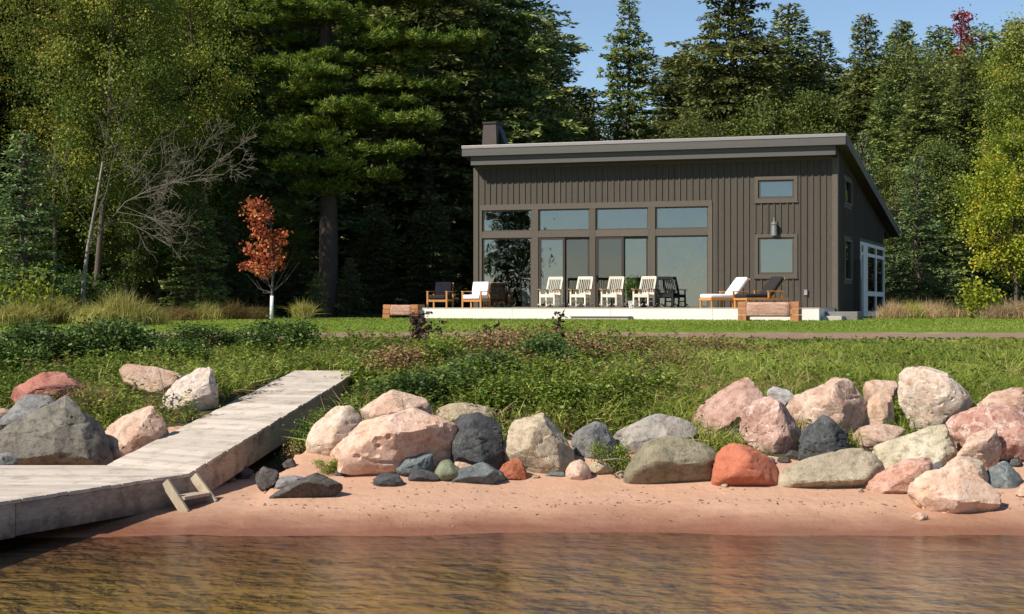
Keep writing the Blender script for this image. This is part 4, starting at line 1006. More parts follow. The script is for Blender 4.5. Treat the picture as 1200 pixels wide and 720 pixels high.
FILL = [(398, 560, 9, DARK), (548, 557, 8, GREY), (575, 560, 7, TAN), (602, 562, 6, DARK), (628, 562, 6, TAN), (705, 556, 8, GREY), (728, 560, 7, TAN), (862, 512, 9, DARK), (918, 545, 10, CHAR), (930, 538, 9, CHAR), (900, 545, 8, GREY), (1000, 540, 9, TAN), (1040, 562, 7, CHAR), (1100, 560, 8, DARK), (1138, 548, 8, CHAR),
        (1118, 520, 9, CHAR), (1175, 548, 9, CHAR), (1190, 548, 9, DARK), (850, 572, 5, TAN), (1008, 578, 5, TAN), (270, 566, 9, CHAR), (285, 560, 11, DARK), (340, 548, 9, CHAR), (660, 536, 9, DARK), (716, 545, 7, GREY), (1058, 500, 8, PINK), (1018, 516, 9, TAN), (890, 528, 8, CHAR), (525, 552, 6, DARK), (585, 566, 5, GREY)]
FL = set()
for i, (px, py, w, pal) in enumerate(FILL):
    hh = w * 0.75; a = i * 1.3
    poly = [(px + w * math.cos(q + a) * (0.8 + 0.25 * math.sin(3 * q + i)), py - hh * 0.6 + hh * math.sin(q + a) * (0.8 + 0.2 * math.cos(2 * q + i))) for q in np.linspace(0, 5.6, 8)]
    o = rock(200 + i, poly, pal, 'small stone', p=14, cat='stone'); o['group'] = 'small stones between the boulders'
    bc = lambda r: (sum(q[0] for q in r[0]) / len(r[0]), sum(q[1] for q in r[0]) / len(r[0]))
    rk = min(ROCKS, key=lambda r: math.dist(bc(r), (px, py))); nm = rk[2]
    for cut in (' with ', ' behind ', ' above ', ' beside ', ' between ', ' at ', ' on ', ', ', ' near ', ' before ', ' resting ', ' half ', ' perched ', ' lying ', ' close ', ' left ', ' leaning '): nm = nm.split(cut)[0] if len(nm.split(cut)[0].split()) > 1 else nm
    nm = nm.replace('largest', 'big'); cx_, cy_ = bc(rk); side = ('left' if px < cx_ else 'right') + (' foot' if py > cy_ + 8 else ' side')
    lb = 'small %s stone wedged by the %s of the %s' % ('dark' if pal in (DARK, CHAR) else 'pale' if pal in (TAN, PINK) else 'grey', side, nm)
    lb = lb.replace('lichen covered ', '')
    lb = ' '.join(lb.split()[:14])
    while lb in FL: lb += ', smaller one' if 'smaller' not in lb else ' still'
    FL.add(lb); o['label'] = lb

# ------------------------------------------------------------------ plants: builders
def unit(a): return a / np.maximum(np.linalg.norm(a, axis=-1, keepdims=True), 1e-9)
def leaves(P, D, N, L, Wd, bend=None):
    """diamond leaves: base, left, tip, right"""
    D = unit(D); Sd = unit(np.cross(D, N)); L = np.asarray(L)[:, None]; Wd = np.asarray(Wd)[:, None]
    tip = P + D * L
    if bend is not None: tip = tip + bend
    mid = P + D * L * 0.45
    return np.stack([P, mid + Sd * Wd / 2, tip, mid - Sd * Wd / 2], 1)
def rnd(rg, n): return unit(rg.normal(size=(n, 3)))

M_bark = plain('bark_brown', lin((92, 80, 70)), 0.95, 0.35, 9, 0.6)
M_barkp = plain('bark_pine', lin((80, 70, 62)), 0.95, 0.4, 7, 0.7)
M_twig = plain('bare_twig', lin((116, 108, 94)), 0.95, 0.25, 9, 0.3)
def birchmat():
    m = MT('birch_bark'); n = m.noise(m.coord((3, 3, 9)), 2.2, 5, 0.7)
    return m.done(m.pbr(m.mix(m.ramp(n, [(0.52, 0.0), (0.62, 1.0)]), lin((206, 200, 190)), lin((84, 78, 72))), 0.85, m.bump(n, 0.3, 0.02), 0.2))
M_birch = birchmat()
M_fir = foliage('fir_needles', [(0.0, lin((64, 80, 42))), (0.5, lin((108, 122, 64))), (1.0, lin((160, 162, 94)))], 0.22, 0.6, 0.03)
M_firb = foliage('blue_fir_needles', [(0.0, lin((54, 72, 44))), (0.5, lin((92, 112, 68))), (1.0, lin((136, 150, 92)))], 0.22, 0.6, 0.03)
M_pine = foliage('pine_needles', [(0.0, lin((60, 82, 30))), (0.5, lin((108, 132, 46))), (1.0, lin((166, 176, 72)))], 0.3, 0.55)
M_olive = foliage('olive_leaves', [(0.0, lin((66, 80, 38))), (0.5, lin((102, 114, 54))), (1.0, lin((150, 148, 76)))], 0.35, 0.5, 0.04)
M_yel = foliage('yellow_green_leaves', [(0.0, lin((88, 108, 34))), (0.5, lin((140, 152, 48))), (0.85, lin((188, 184, 60))), (1.0, lin((208, 180, 66)))], 0.4, 0.5)
M_birchl = foliage('birch_leaves', [(0.0, lin((74, 94, 38))), (0.5, lin((122, 136, 54))), (0.92, lin((170, 164, 70))), (1.0, lin((204, 168, 66)))], 0.38, 0.5)
M_redl = foliage('red_maple_leaves', [(0.0, lin((128, 66, 44))), (0.4, lin((186, 98, 66))), (0.8, lin((206, 128, 82))), (1.0, lin((160, 128, 66)))], 0.35, 0.5)
M_crim = foliage('crimson_leaves', [(0.0, lin((110, 34, 34))), (1.0, lin((176, 66, 56)))], 0.35, 0.5)

def conifer_data(seed, h, Rm, c0=0.08, gap=0.34, nb=6, dens=1.0, L=0.24, Wd=0.085, pw=0.85, up=(0.05, 0.75), droop=0.35, irreg=0.25, trunk_r=None, mat=None, bark=None):
    rg = np.random.default_rng(seed)
    Z, A, RR, UP = [], [], [], []
    z = c0 * h
    while z < h - 0.15:
        t = (z - c0 * h) / (h * (1 - c0))
        cnt = nb if t < 0.85 else max(4, nb - 2); a0 = rg.uniform(0, 6.28)
        lump = 1 + irreg * math.sin(t * 23 + seed) * rg.uniform(0.3, 1)
        for k in range(cnt):
            r = Rm * ((1 - t) ** pw) * rg.uniform(1 - irreg * 1.3, 1 + irreg * 0.5) * lump * min(1, 0.55 + t * 4) + 0.12
            Z.append(z + rg.uniform(-0.12, 0.12)); A.append(a0 + k * 6.283 / cnt + rg.uniform(-0.35, 0.35)); RR.append(r); UP.append(up[0] + (up[1] - up[0]) * t + rg.uniform(-0.1, 0.1))
        z += gap * (0.55 + 0.75 * (1 - t))
    Z, A, RR, UP = map(np.array, (Z, A, RR, UP))
    # twigs
    ntw = np.maximum(5, (RR * 11 * dens).astype(int)); bi = np.repeat(np.arange(len(Z)), ntw)
    s = rg.uniform(0.1, 1.0, len(bi)) ** 0.75
    side = rg.choice([-1.0, 1.0], len(bi)); r = RR[bi]
    tl = (0.38 * r * (1 - s) ** 0.8 + 0.16) * rg.uniform(0.6, 1.15, len(bi))
    nl = np.maximum(2, (tl / (L * 0.42)).astype(int)); ti = np.repeat(np.arange(len(bi)), nl)
    q = rg.uniform(0.0, 1.0, len(ti))
    b = bi[ti]; ca, sa = np.cos(A[b]), np.sin(A[b]); fwd = np.stack([ca, sa, 0 * ca], -1); lat = np.stack([-sa, ca, 0 * ca], -1)
    ss, rr, tt = s[ti], RR[b], tl[ti]
    axz = Z[b] + rr * (UP[b] * ss - droop * ss ** 2 * (1 - 0.4 * UP[b]))
    P = fwd * (rr * ss + q * tt * 0.6)[:, None] + lat * (side[ti] * q * tt * 0.8)[:, None]
    P[:, 2] += axz - q * tt * 0.22
    P += rg.normal(size=P.shape) * 0.035
    D = fwd * 0.7 + lat * side[ti][:, None] * 0.8 + rg.normal(size=P.shape) * 0.45; D[:, 2] -= 0.12
    N = np.array([0, 0, 1.0]) + rg.normal(size=P.shape) * 0.55
    n = len(P)
    V = leaves(P, D, N, L * rg.uniform(0.6, 1.25, n), Wd * rg.uniform(0.7, 1.3, n))
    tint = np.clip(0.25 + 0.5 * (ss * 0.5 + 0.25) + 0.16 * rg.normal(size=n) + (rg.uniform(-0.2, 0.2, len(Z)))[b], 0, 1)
    crown = quadmesh('crown', V, mat or M_fir, tint)
    tr = MB(); r0 = trunk_r or h * 0.013 + 0.05
    tr.tube([(0.05 * math.sin(k), 0.05 * math.cos(k * 1.7), -0.3 + (h + 0.2) * k / 8) for k in range(9)], [r0 * (1 - 0.96 * (k / 8) ** 0.9) + 0.008 for k in range(9)], 9)
    for k in range(0, len(Z), 2):
        d = Vector((math.cos(A[k]), math.sin(A[k]), 0)); rr_ = RR[k]
        tr.tube([Vector((0, 0, Z[k])), d * rr_ * 0.45 + Vector((0, 0, Z[k] + rr_ * (UP[k] * 0.45 - droop * 0.2))), d * rr_ * 0.85 + Vector((0, 0, Z[k] + rr_ * (UP[k] * 0.85 - droop * 0.72 * (1 - 0.4 * UP[k]))))], [0.045, 0.028, 0.008], 4, False)
    # dead snags below the crown
    zz = 0.6
    while zz < c0 * h:
        a = rg.uniform(0, 6.28); l = rg.uniform(0.5, 1.6); d = Vector((math.cos(a), math.sin(a), rg.uniform(-0.3, 0.1)))
        tr.tube([Vector((0, 0, zz)), Vector((0, 0, zz)) + d * l], [0.025, 0.006], 4, False); zz += 0.3
    return crown, mesh('trunk', tr.v, tr.f, bark or M_bark, True)

def leafy_data(seed, h, Rx, Rz, zc, nclump=70, per=260, L=0.13, Wd=0.09, spread=0.42, trunk_r=0.12, mat=None, bark=None, lean=(0, 0), shell=0.45, nlimb=26, zpow=1.0, flat=0.75):
    rg = np.random.default_rng(seed)
    u = rnd(rg, nclump) * (rg.uniform(shell, 1.0, nclump) ** 0.6)[:, None]
    Cc = u * np.array([Rx, Rx, Rz]); Cc[:, 2] += zc; Cc[:, 0] += lean[0] * (Cc[:, 2] / h); Cc[:, 1] += lean[1] * (Cc[:, 2] / h)
    cs = spread * rg.uniform(0.6, 1.3, nclump)
    ci = np.repeat(np.arange(nclump), (per * rg.uniform(0.4, 1.3, nclump)).astype(int)); n = len(ci)
    off = rg.normal(size=(n, 3)) * np.array([1, 1, flat]) * cs[ci][:, None]
    P = Cc[ci] + off
    D = unit(off) * 0.7 + rnd(rg, n); D[:, 2] -= 0.35
    N = np.array([0, 0, 1.0]) + rg.normal(size=(n, 3)) * 0.8
    V = leaves(P, D, N, L * rg.uniform(0.6, 1.3, n), Wd * rg.uniform(0.7, 1.3, n))
    tint = np.clip(0.45 + 0.2 * rg.normal(size=n) + rg.uniform(-0.28, 0.28, nclump)[ci], 0, 1)
    crown = quadmesh('crown', V, mat, tint)
    tr = MB(); K = 8; topz = min(h * 0.93, zc + Rz * 0.8)
    tp = [Vector((lean[0] * k / K + 0.06 * math.sin(k * 1.3 + seed), lean[1] * k / K + 0.06 * math.cos(k * 1.9), -0.2 + (topz + 0.2) * k / K)) for k in range(K + 1)]
    tr.tube(tp, [trunk_r * (1 - 0.85 * k / K) + 0.01 for k in range(K + 1)], 8)
    for k in rg.permutation(nclump)[:nlimb]:
        c = Vector(Cc[k]); f = min(max((c.z - 0.35 * (c.xy - tp[4].xy).length * 1.3) / topz, 0.12), 0.95); i = f * K; i0 = int(i); st = tp[i0].lerp(tp[min(i0 + 1, K)], i - i0)
        md = st.lerp(c, 0.5) + Vector((rg.uniform(-0.15, 0.15), rg.uniform(-0.15, 0.15), rg.uniform(0, 0.2)))
        rr = trunk_r * (1 - 0.8 * f) * 0.45
        tr.tube([st, md, c], [rr, rr * 0.6, rr * 0.18 + 0.003], 5, False)
        for _ in range(3):
            e = c + Vector(rg.normal(size=3)) * cs[k] * 1.1
            tr.tube([md.lerp(c, 0.6), e], [rr * 0.3, 0.003], 3, False)
    return crown, mesh('trunk', tr.v, tr.f, bark or M_bark, True)

def pine_data(seed, h, plates, trunk_r, mat):
    """white pine: separate level boughs with upturned needle tufts; plates = (z, azimuth, length, half width)"""
    rg = np.random.default_rng(seed); tr = MB(); PV = []; TI = []
    tr.tube([(0.08 * math.sin(k), 0.06 * math.cos(k * 1.4), -0.4 + (h + 0.2) * k / 10) for k in range(11)], [trunk_r * (1 - 0.8 * (k / 10) ** 1.1) for k in range(11)], 12)
    for z, az, Lb, wd in plates:
        d = np.array([math.cos(az), math.sin(az), 0]); l = np.array([-math.sin(az), math.cos(az), 0])
        def ax(s): return d * Lb * s + np.array([0, 0, z + Lb * (0.16 * s - 0.20 * s * s + 0.10 * s ** 4)])
        tr.tube([ax(s) for s in (0, 0.3, 0.6, 0.95)], [0.085, 0.06, 0.035, 0.01], 5, False)
        nt_ = int(26 * Lb * wd + 16)
        s = rg.uniform(0.22, 1.02, nt_); lt = rg.normal(size=nt_) * 0.5 * wd * (1.15 - 0.5 * s)
        base = np.array([ax(q) for q in s]) + l * lt[:, None] + np.array([0, 0, 1]) * (0.08 + rg.normal(size=nt_)[:, None] * 0.10)
        for k in range(0, nt_, 4): tr.tube([ax(max(s[k] - 0.15, 0.05)), base[k]], [0.014, 0.005], 3, False)
        per = 34; bi = np.repeat(np.arange(nt_), per); n = len(bi)
        dd = rnd(rg, n); dd[:, 2] = np.abs(dd[:, 2]) * 0.8 + 0.05; dd += d * 0.35
        P = base[bi] + rnd(rg, n) * 0.10
        PV.append(leaves(P, dd, rnd(rg, n), 0.24 * rg.uniform(0.6, 1.2, n), 0.042 * rg.uniform(0.7, 1.3, n)))
        TI.append(np.clip(0.5 + 0.2 * rg.normal(size=n) + rg.uniform(-0.25, 0.25, nt_)[bi], 0, 1))
    return quadmesh('crown', np.concatenate(PV), mat, np.concatenate(TI)), mesh('trunk', tr.v, tr.f, M_barkp, True)

def put_tree(name, data, x, y, label, group=None, sc=1.0, rz=0.0, sxy=1.0, cat='tree', dz=0.0):
    e = empty(name, (x, y, g(x, y) - 0.05 + dz), rz); e.scale = (sc * sxy, sc * sxy, sc)
    tag(e, label, cat, group); obj('trunk', data[1], e); obj('crown', data[0], e); return e
def hfor(px, y, py): return PZ(py, y) - g(PX(px, y), y)

# ------------------------------------------------------------------ trees
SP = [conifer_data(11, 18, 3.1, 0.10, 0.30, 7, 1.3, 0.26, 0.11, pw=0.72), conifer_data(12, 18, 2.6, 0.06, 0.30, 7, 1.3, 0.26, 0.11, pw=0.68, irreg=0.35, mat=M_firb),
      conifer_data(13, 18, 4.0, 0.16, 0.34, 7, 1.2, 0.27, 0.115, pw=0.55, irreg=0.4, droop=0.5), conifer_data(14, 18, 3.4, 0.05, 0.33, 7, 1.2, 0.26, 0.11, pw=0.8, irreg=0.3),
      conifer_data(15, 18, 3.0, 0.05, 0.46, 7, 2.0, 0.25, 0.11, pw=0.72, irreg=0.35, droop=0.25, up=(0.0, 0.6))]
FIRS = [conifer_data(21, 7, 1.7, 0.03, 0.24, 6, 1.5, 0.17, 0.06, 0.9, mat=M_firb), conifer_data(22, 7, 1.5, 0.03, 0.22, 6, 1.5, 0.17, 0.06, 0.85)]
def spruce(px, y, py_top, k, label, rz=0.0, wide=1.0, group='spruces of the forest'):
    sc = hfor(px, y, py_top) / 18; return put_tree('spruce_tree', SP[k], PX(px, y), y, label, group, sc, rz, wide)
def small_fir(px, y, py_top, k, label, rz=0.0, wide=1.0):
    sc = hfor(px, y, py_top) / 7; return put_tree('fir_tree', FIRS[k], PX(px, y), y, label, 'young firs at the forest edge', sc, rz, wide)

# behind the house, seen against the sky
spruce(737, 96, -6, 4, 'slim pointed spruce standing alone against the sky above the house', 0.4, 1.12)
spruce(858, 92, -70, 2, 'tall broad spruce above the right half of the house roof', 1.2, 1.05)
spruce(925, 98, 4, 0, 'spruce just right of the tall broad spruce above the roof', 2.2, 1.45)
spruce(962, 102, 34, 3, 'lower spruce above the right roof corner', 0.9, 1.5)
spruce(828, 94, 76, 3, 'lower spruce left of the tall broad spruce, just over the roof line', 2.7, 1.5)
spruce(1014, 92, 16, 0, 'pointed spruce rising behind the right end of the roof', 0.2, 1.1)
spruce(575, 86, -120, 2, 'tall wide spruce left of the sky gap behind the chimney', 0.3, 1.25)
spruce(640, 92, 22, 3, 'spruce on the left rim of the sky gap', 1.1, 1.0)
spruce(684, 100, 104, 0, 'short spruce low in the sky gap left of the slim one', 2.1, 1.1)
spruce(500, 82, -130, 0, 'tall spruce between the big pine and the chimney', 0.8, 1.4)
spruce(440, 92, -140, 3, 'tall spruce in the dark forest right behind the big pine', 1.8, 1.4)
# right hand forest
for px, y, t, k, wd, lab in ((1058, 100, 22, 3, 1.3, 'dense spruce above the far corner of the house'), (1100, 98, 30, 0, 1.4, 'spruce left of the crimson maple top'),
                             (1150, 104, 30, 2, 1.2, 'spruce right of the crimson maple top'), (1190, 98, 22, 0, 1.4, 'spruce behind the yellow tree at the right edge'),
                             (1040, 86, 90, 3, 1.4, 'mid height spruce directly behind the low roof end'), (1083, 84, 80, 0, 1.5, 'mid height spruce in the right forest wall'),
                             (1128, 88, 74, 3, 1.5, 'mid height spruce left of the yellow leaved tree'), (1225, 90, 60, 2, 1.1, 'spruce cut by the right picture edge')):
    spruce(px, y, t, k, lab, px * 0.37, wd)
small_fir(1075, 74, 178, 0, 'dark bluish fir standing alone behind the tall grass right of the house', 0.5, 1.1)
small_fir(1050, 78, 215, 1, 'narrow fir next to the screened porch', 1.5, 1.0)
small_fir(1110, 79, 205, 1, 'young fir just left of the yellow leaved tree', 2.5, 1.2)
small_fir(1012, 76, 150, 0, 'slim fir half hidden behind the roof slope', 0.5, 0.75)
# left forest
for px, y, t, k, wd, lab in ((8, 62, -160, 0, 1.1, 'tall spruce at the left picture edge'), (70, 70, -190, 3, 1.2, 'tall spruce behind the left birch'), (140, 76, -190, 2, 1.2, 'spruce behind the yellow green birches'),
                             (215, 70, -180, 0, 1.3, 'dark spruce between the birches and the big pine'), (275, 74, -190, 3, 1.3, 'dark spruce above the red sapling'), (330, 84, -180, 1, 1.7, 'dark spruce just left of the big pine'),
                             (-60, 60, -180, 2, 1.0, 'spruce beyond the left picture edge')):
    spruce(px, y, t, k, lab, px * 0.21, wd)
small_fir(28, 53, 150, 0, 'green young fir at the left edge of the forest front', 0.4, 1.25)
small_fir(232, 60, 222, 1, 'young fir left of the red sapling', 1.4, 1.5)
small_fir(262, 63, 250, 0, 'low fir directly behind the red sapling', 2.4, 1.6)
small_fir(440, 76, 235, 1, 'dark young fir right of the big pine trunk', 0.4, 1.6)
small_fir(505, 76, 225, 1, 'dark young fir left of the house corner', 1.7, 1.6)
small_fir(345, 72, 240, 1, 'dark young fir left of the big pine trunk', 2.9, 1.5)
small_fir(150, 62, 262, 0, 'small fir behind the bare leaning tree', 2.0, 1.2)
UNDER = []
# deep rows that close the forest behind
dl = 'dark spruce deep in the forest behind the left trees'; dr = 'spruce deep in the forest behind the right trees'
kk = 0
for y in (104, 122):
    for px in range(-120, 640, 44 if y == 104 else 52):
        kk += 1; spruce(px + R.uniform(-12, 12), y + R.uniform(-5, 5), (-150 if px < 520 else 0) + R.uniform(-10, 50), kk % 4, dl, kk * 1.3, 1.55, 'deep spruces on the left')
for y in (112, 128):
    for px in range(806, 1300, 50):
        kk += 1; spruce(px + R.uniform(-12, 12), y + R.uniform(-4, 4), 58 + R.uniform(-24, 24), kk % 4, dr, kk * 1.3, 1.7, 'deep spruces on the right')

for i, (px, y, t, k, wd, lab) in enumerate(((20, 60, 215, 0, 1.5, 'leafy understory tree behind the green young fir'), (78, 61, 200, 1, 1.3, 'leafy understory tree between the left trunks'), (185, 62, 190, 0, 1.4, 'leafy understory tree behind the bare limbs'), (240, 68, 150, 1, 1.3, 'leafy understory tree left of the red sapling'),
        (150, 60, 120, 1, 1.1, 'leafy understory tree under the highest birch'), (300, 70, 215, 0, 1.3, 'leafy understory tree behind the red sapling'))):
    UNDER.append((px, y, t, k, i * 1.1, wd, lab))
small_fir(372, 62.5, 318, 1, 'low dark fir at the foot of the big pine trunk', 2.9, 1.5)
small_fir(410, 66, 300, 0, 'low fir right of the big pine foot', 1.9, 1.5)
# the big white pine
plates = []
rg = np.random.default_rng(5)
def plate_px(px0, py, side):   # bough whose bright end shows at that photo pixel
    z = PZ(py, 66.0) - g(PX(383, 66), 66); return z
for px_end, py, depth in ((455, 42, -0.4), (300, 36, -0.5), (330, 20, -1.4), (315, 88, -0.6), (430, 60, 0.5), (420, 140, -1.6), (500, 152, -0.3), (480, 130, 0.5), (475, 188, -0.9), (330, 178, -0.9),
                          (400, 205, -1.7), (345, 205, -1.3), (455, 215, -0.5), (310, 160, 0.5), (520, 110, 0.7), (440, -10, -0.7), (320, -25, -0.7), (500, 5, 0.3), (290, 10, 0.4), (390, -40, -1.5), (550, 0, -0.2), (560, 60, 0.4)):
    dx = PX(px_end, 66) - PX(383, 66)
    z = PZ(py, 66) - g(PX(383, 66), 66) + 0.1
    az = math.atan2(depth * 1.2, dx); Lb = math.hypot(dx, depth * 1.2) + 0.35
    plates.append((z, az, Lb, 0.75 + 0.22 * Lb))
for py in (25, 75, 112, 150, 172, 225, 95):
    z = PZ(py, 66) - g(PX(383, 66), 66); plates.append((z, -math.pi / 2 + rg.uniform(-0.5, 0.5), rg.uniform(1.3, 2.2), 1.3))
for k in range(16):
    plates.append((rg.uniform(7.5, 17), rg.uniform(0.2, 2.9), rg.uniform(2, 4), 1.3))
put_tree('white_pine', pine_data(31, 20, plates, 0.40, M_pine), PX(383, 66), 66, 'big white pine with a thick trunk and level bright green boughs', None)

# broadleaf trees
BIR = [leafy_data(41, 15, 2.2, 6.0, 8.8, 150, 270, 0.095, 0.065, 0.32, 0.10, M_birchl, M_bark, (0.8, 0), 0.3), leafy_data(42, 15, 2.0, 5.8, 9.0, 130, 270, 0.095, 0.065, 0.32, 0.09, M_birchl, M_bark, (-0.7, 0.3), 0.3)]
OLV = [leafy_data(43, 12, 2.1, 5.0, 7.0, 150, 380, 0.12, 0.085, 0.36, 0.15, M_olive, M_bark, (0.3, 0), 0.3), leafy_data(44, 12, 2.3, 4.6, 7.2, 140, 380, 0.12, 0.085, 0.38, 0.15, M_olive, M_birch, (-0.4, 0), 0.3)]
put_tree('birch_tree', BIR[0], PX(112, 57), 57, 'yellow green birch with a pale trunk left of the bare leaning tree', 'birches at the forest edge', 1.0, 0.3)
put_tree('birch_tree', BIR[1], PX(160, 60), 60, 'yellow green birch reaching highest near the top left', 'birches at the forest edge', 1.05, 1.3)
put_tree('birch_tree', BIR[1], PX(62, 59), 59, 'sparse birch near the left picture edge', 'birches at the forest edge', 0.95, 2.6)
put_tree('birch_tree', BIR[0], PX(238, 66), 66, 'brownish birch between the left birches and the big pine', 'birches at the forest edge', 1.05, 4.0)
for px, y, t, k, rz, wd, lab in ((808, 88, 132, 0, 0.3, 1.1, 'olive leaved tree just above the middle of the roof'), (895, 90, 112, 1, 1.1, 1.2, 'olive leaved tree below the tall broad spruce'),
                             (945, 90, 100, 0, 2.0, 1.2, 'olive leaved tree above the right end of the roof'), (1045, 94, 78, 0, 2.2, 1.2, 'tall olive leaved tree above the low roof end'),
                             (1080, 92, 50, 1, 0.2, 1.2, 'tall olive tree with grey limbs left of the crimson top'), (1135, 95, 56, 0, 1.2, 1.2, 'tall olive tree under the crimson top'),
                             (1165, 90, 90, 1, 3.2, 1.2, 'olive tree behind the yellow leaved tree'), (1030, 82, 190, 1, 0.7, 1.2, 'low olive tree close behind the porch'),
                             (1095, 80, 160, 0, 0.9, 1.3, 'olive tree in the middle of the right forest wall'), (690, 96, 128, 1, 0.4, 1.3, 'low broadleaf tree under the slim pointed spruce'), (650, 94, 110, 0, 1.4, 1.2, 'broadleaf tree at the left rim of the sky gap')):
    put_tree('broadleaf_tree', OLV[k], PX(px, y), y, lab, 'olive broadleaf trees behind the house', hfor(px, y, t) / 12, rz, wd)
for px, y, t, k, rz, wd, lab in UNDER:
    put_tree('broadleaf_tree', (BIR + OLV)[k * 2], PX(px, y), y, lab, 'leafy understory trees on the left', hfor(px, y, t) / (15 if k == 0 else 12), rz, wd * (1.6 if k == 0 else 1.0))
put_tree('yellow_maple', leafy_data(51, 9, 2.2, 3.7, 4.9, 64, 420, 0.115, 0.09, 0.30, 0.10, M_yel, M_bark, (-0.1, 0), 0.35, 40), PX(1190, 62), 62, 'yellow green maple at the right edge of the lawn', None, hfor(1190, 62, 134) / 8.6, 0.5, 1.0)
put_tree('aspen_tree', leafy_data(52, 13, 1.4, 4.0, 9.0, 70, 330, 0.11, 0.085, 0.36, 0.12, M_birchl, M_bark, (0.2, 0)), PX(1188, 82), 82, 'tall yellow aspen high at the right edge', None, hfor(1188, 82, 26) / 12.6, 0.5)
put_tree('red_maple', leafy_data(53, 14, 0.42, 1.5, 12.3, 16, 90, 0.13, 0.1, 0.2, 0.12, M_crim, M_bark), PX(1126, 100), 100, 'crimson maple top poking above the right forest', None, hfor(1126, 100, 14) / 13.6)

# red sapling on the lawn with a white trunk guard
sy = 55.0; sx = PX(318, sy)
def sapling():
    rg = np.random.default_rng(61); e = empty('maple_sapling', (sx, sy, g(sx, sy))); tag(e, 'small red leaved maple sapling with a white trunk guard on the lawn', 'tree')
    sc = hfor(318, sy, 230) / 4.0
    e.scale = (sc, sc, sc)
    cl = [(-0.62, 3.72, 0.17), (-0.35, 3.8, 0.14), (-0.2, 3.62, 0.18), (-0.55, 3.4, 0.17), (-0.3, 3.3, 0.2), (-0.05, 3.35, 0.13), (-0.35, 3.05, 0.2), (-0.15, 2.85, 0.15), (-0.4, 2.75, 0.14), (-0.1, 2.5, 0.22), (0.12, 2.65, 0.16), (0.42, 2.78, 0.13), (0.38, 2.5, 0.12),
          (-0.75, 2.35, 0.14), (-0.55, 2.2, 0.14), (0.1, 2.2, 0.22), (-0.25, 2.1, 0.22), (0.35, 2.1, 0.14), (-0.9, 1.78, 0.11), (-0.6, 1.8, 0.16), (-0.3, 1.7, 0.2), (0.0, 1.78, 0.2), (-0.15, 1.5, 0.15), (0.22, 1.85, 0.14)]
    PP, ci = [], []
    for k, (a, b, r) in enumerate(cl):
        m_ = int(460 * r); PP.append(np.array([a - 0.05, rg.uniform(-0.3, 0.3), b]) + rg.normal(size=(m_, 3)) * r * np.array([0.8, 0.8, 0.55])); ci += [k] * m_
    P = np.concatenate(PP); n = len(P); ci = np.array(ci)
    V = leaves(P, rnd(rg, n) - np.array([0, 0, 0.4]), rnd(rg, n) + np.array([0, 0, 0.6]), 0.11 * rg.uniform(0.6, 1.3, n), 0.085 * rg.uniform(0.7, 1.2, n))
    obj('crown', quadmesh('crown', V, M_redl, np.clip(0.5 + 0.2 * rg.normal(size=n) + rg.uniform(-0.2, 0.2, len(cl))[ci], 0, 1)), e)
    t = MB().tube([(0, 0, 0), (0.02, 0, 0.8), (0.05, 0, 1.5), (0.0, 0, 2.6), (-0.05, 0, 3.6)], [0.045, 0.042, 0.036, 0.02, 0.008], 8)
    for a, b, r in cl: t.tube([(0.02, 0, max(0.95, b - 0.75)), (a * 0.6, 0, b - 0.25), (a, 0, b)], [0.014, 0.009, 0.004], 4, False)
    for a in ((0.9, 1.9), (0.62, 1.75), (-0.8, 1.5), (0.75, 2.3), (-0.5, 1.3)): t.tube([(0.02, 0, 0.9), (a[0] * 0.5, 0.1, a[1] * 0.68), (a[0], 0.1, a[1])], [0.016, 0.011, 0.004], 4, False)
    t.build('trunk', plain('sapling_bark', lin((92, 86, 84)), 0.9), e, smooth=True)
    MB().tube([(0, 0, -0.02), (0.02, 0, 0.8)], [0.062, 0.058], 10).build('trunk_guard', M_white, e, smooth=True)
sapling()

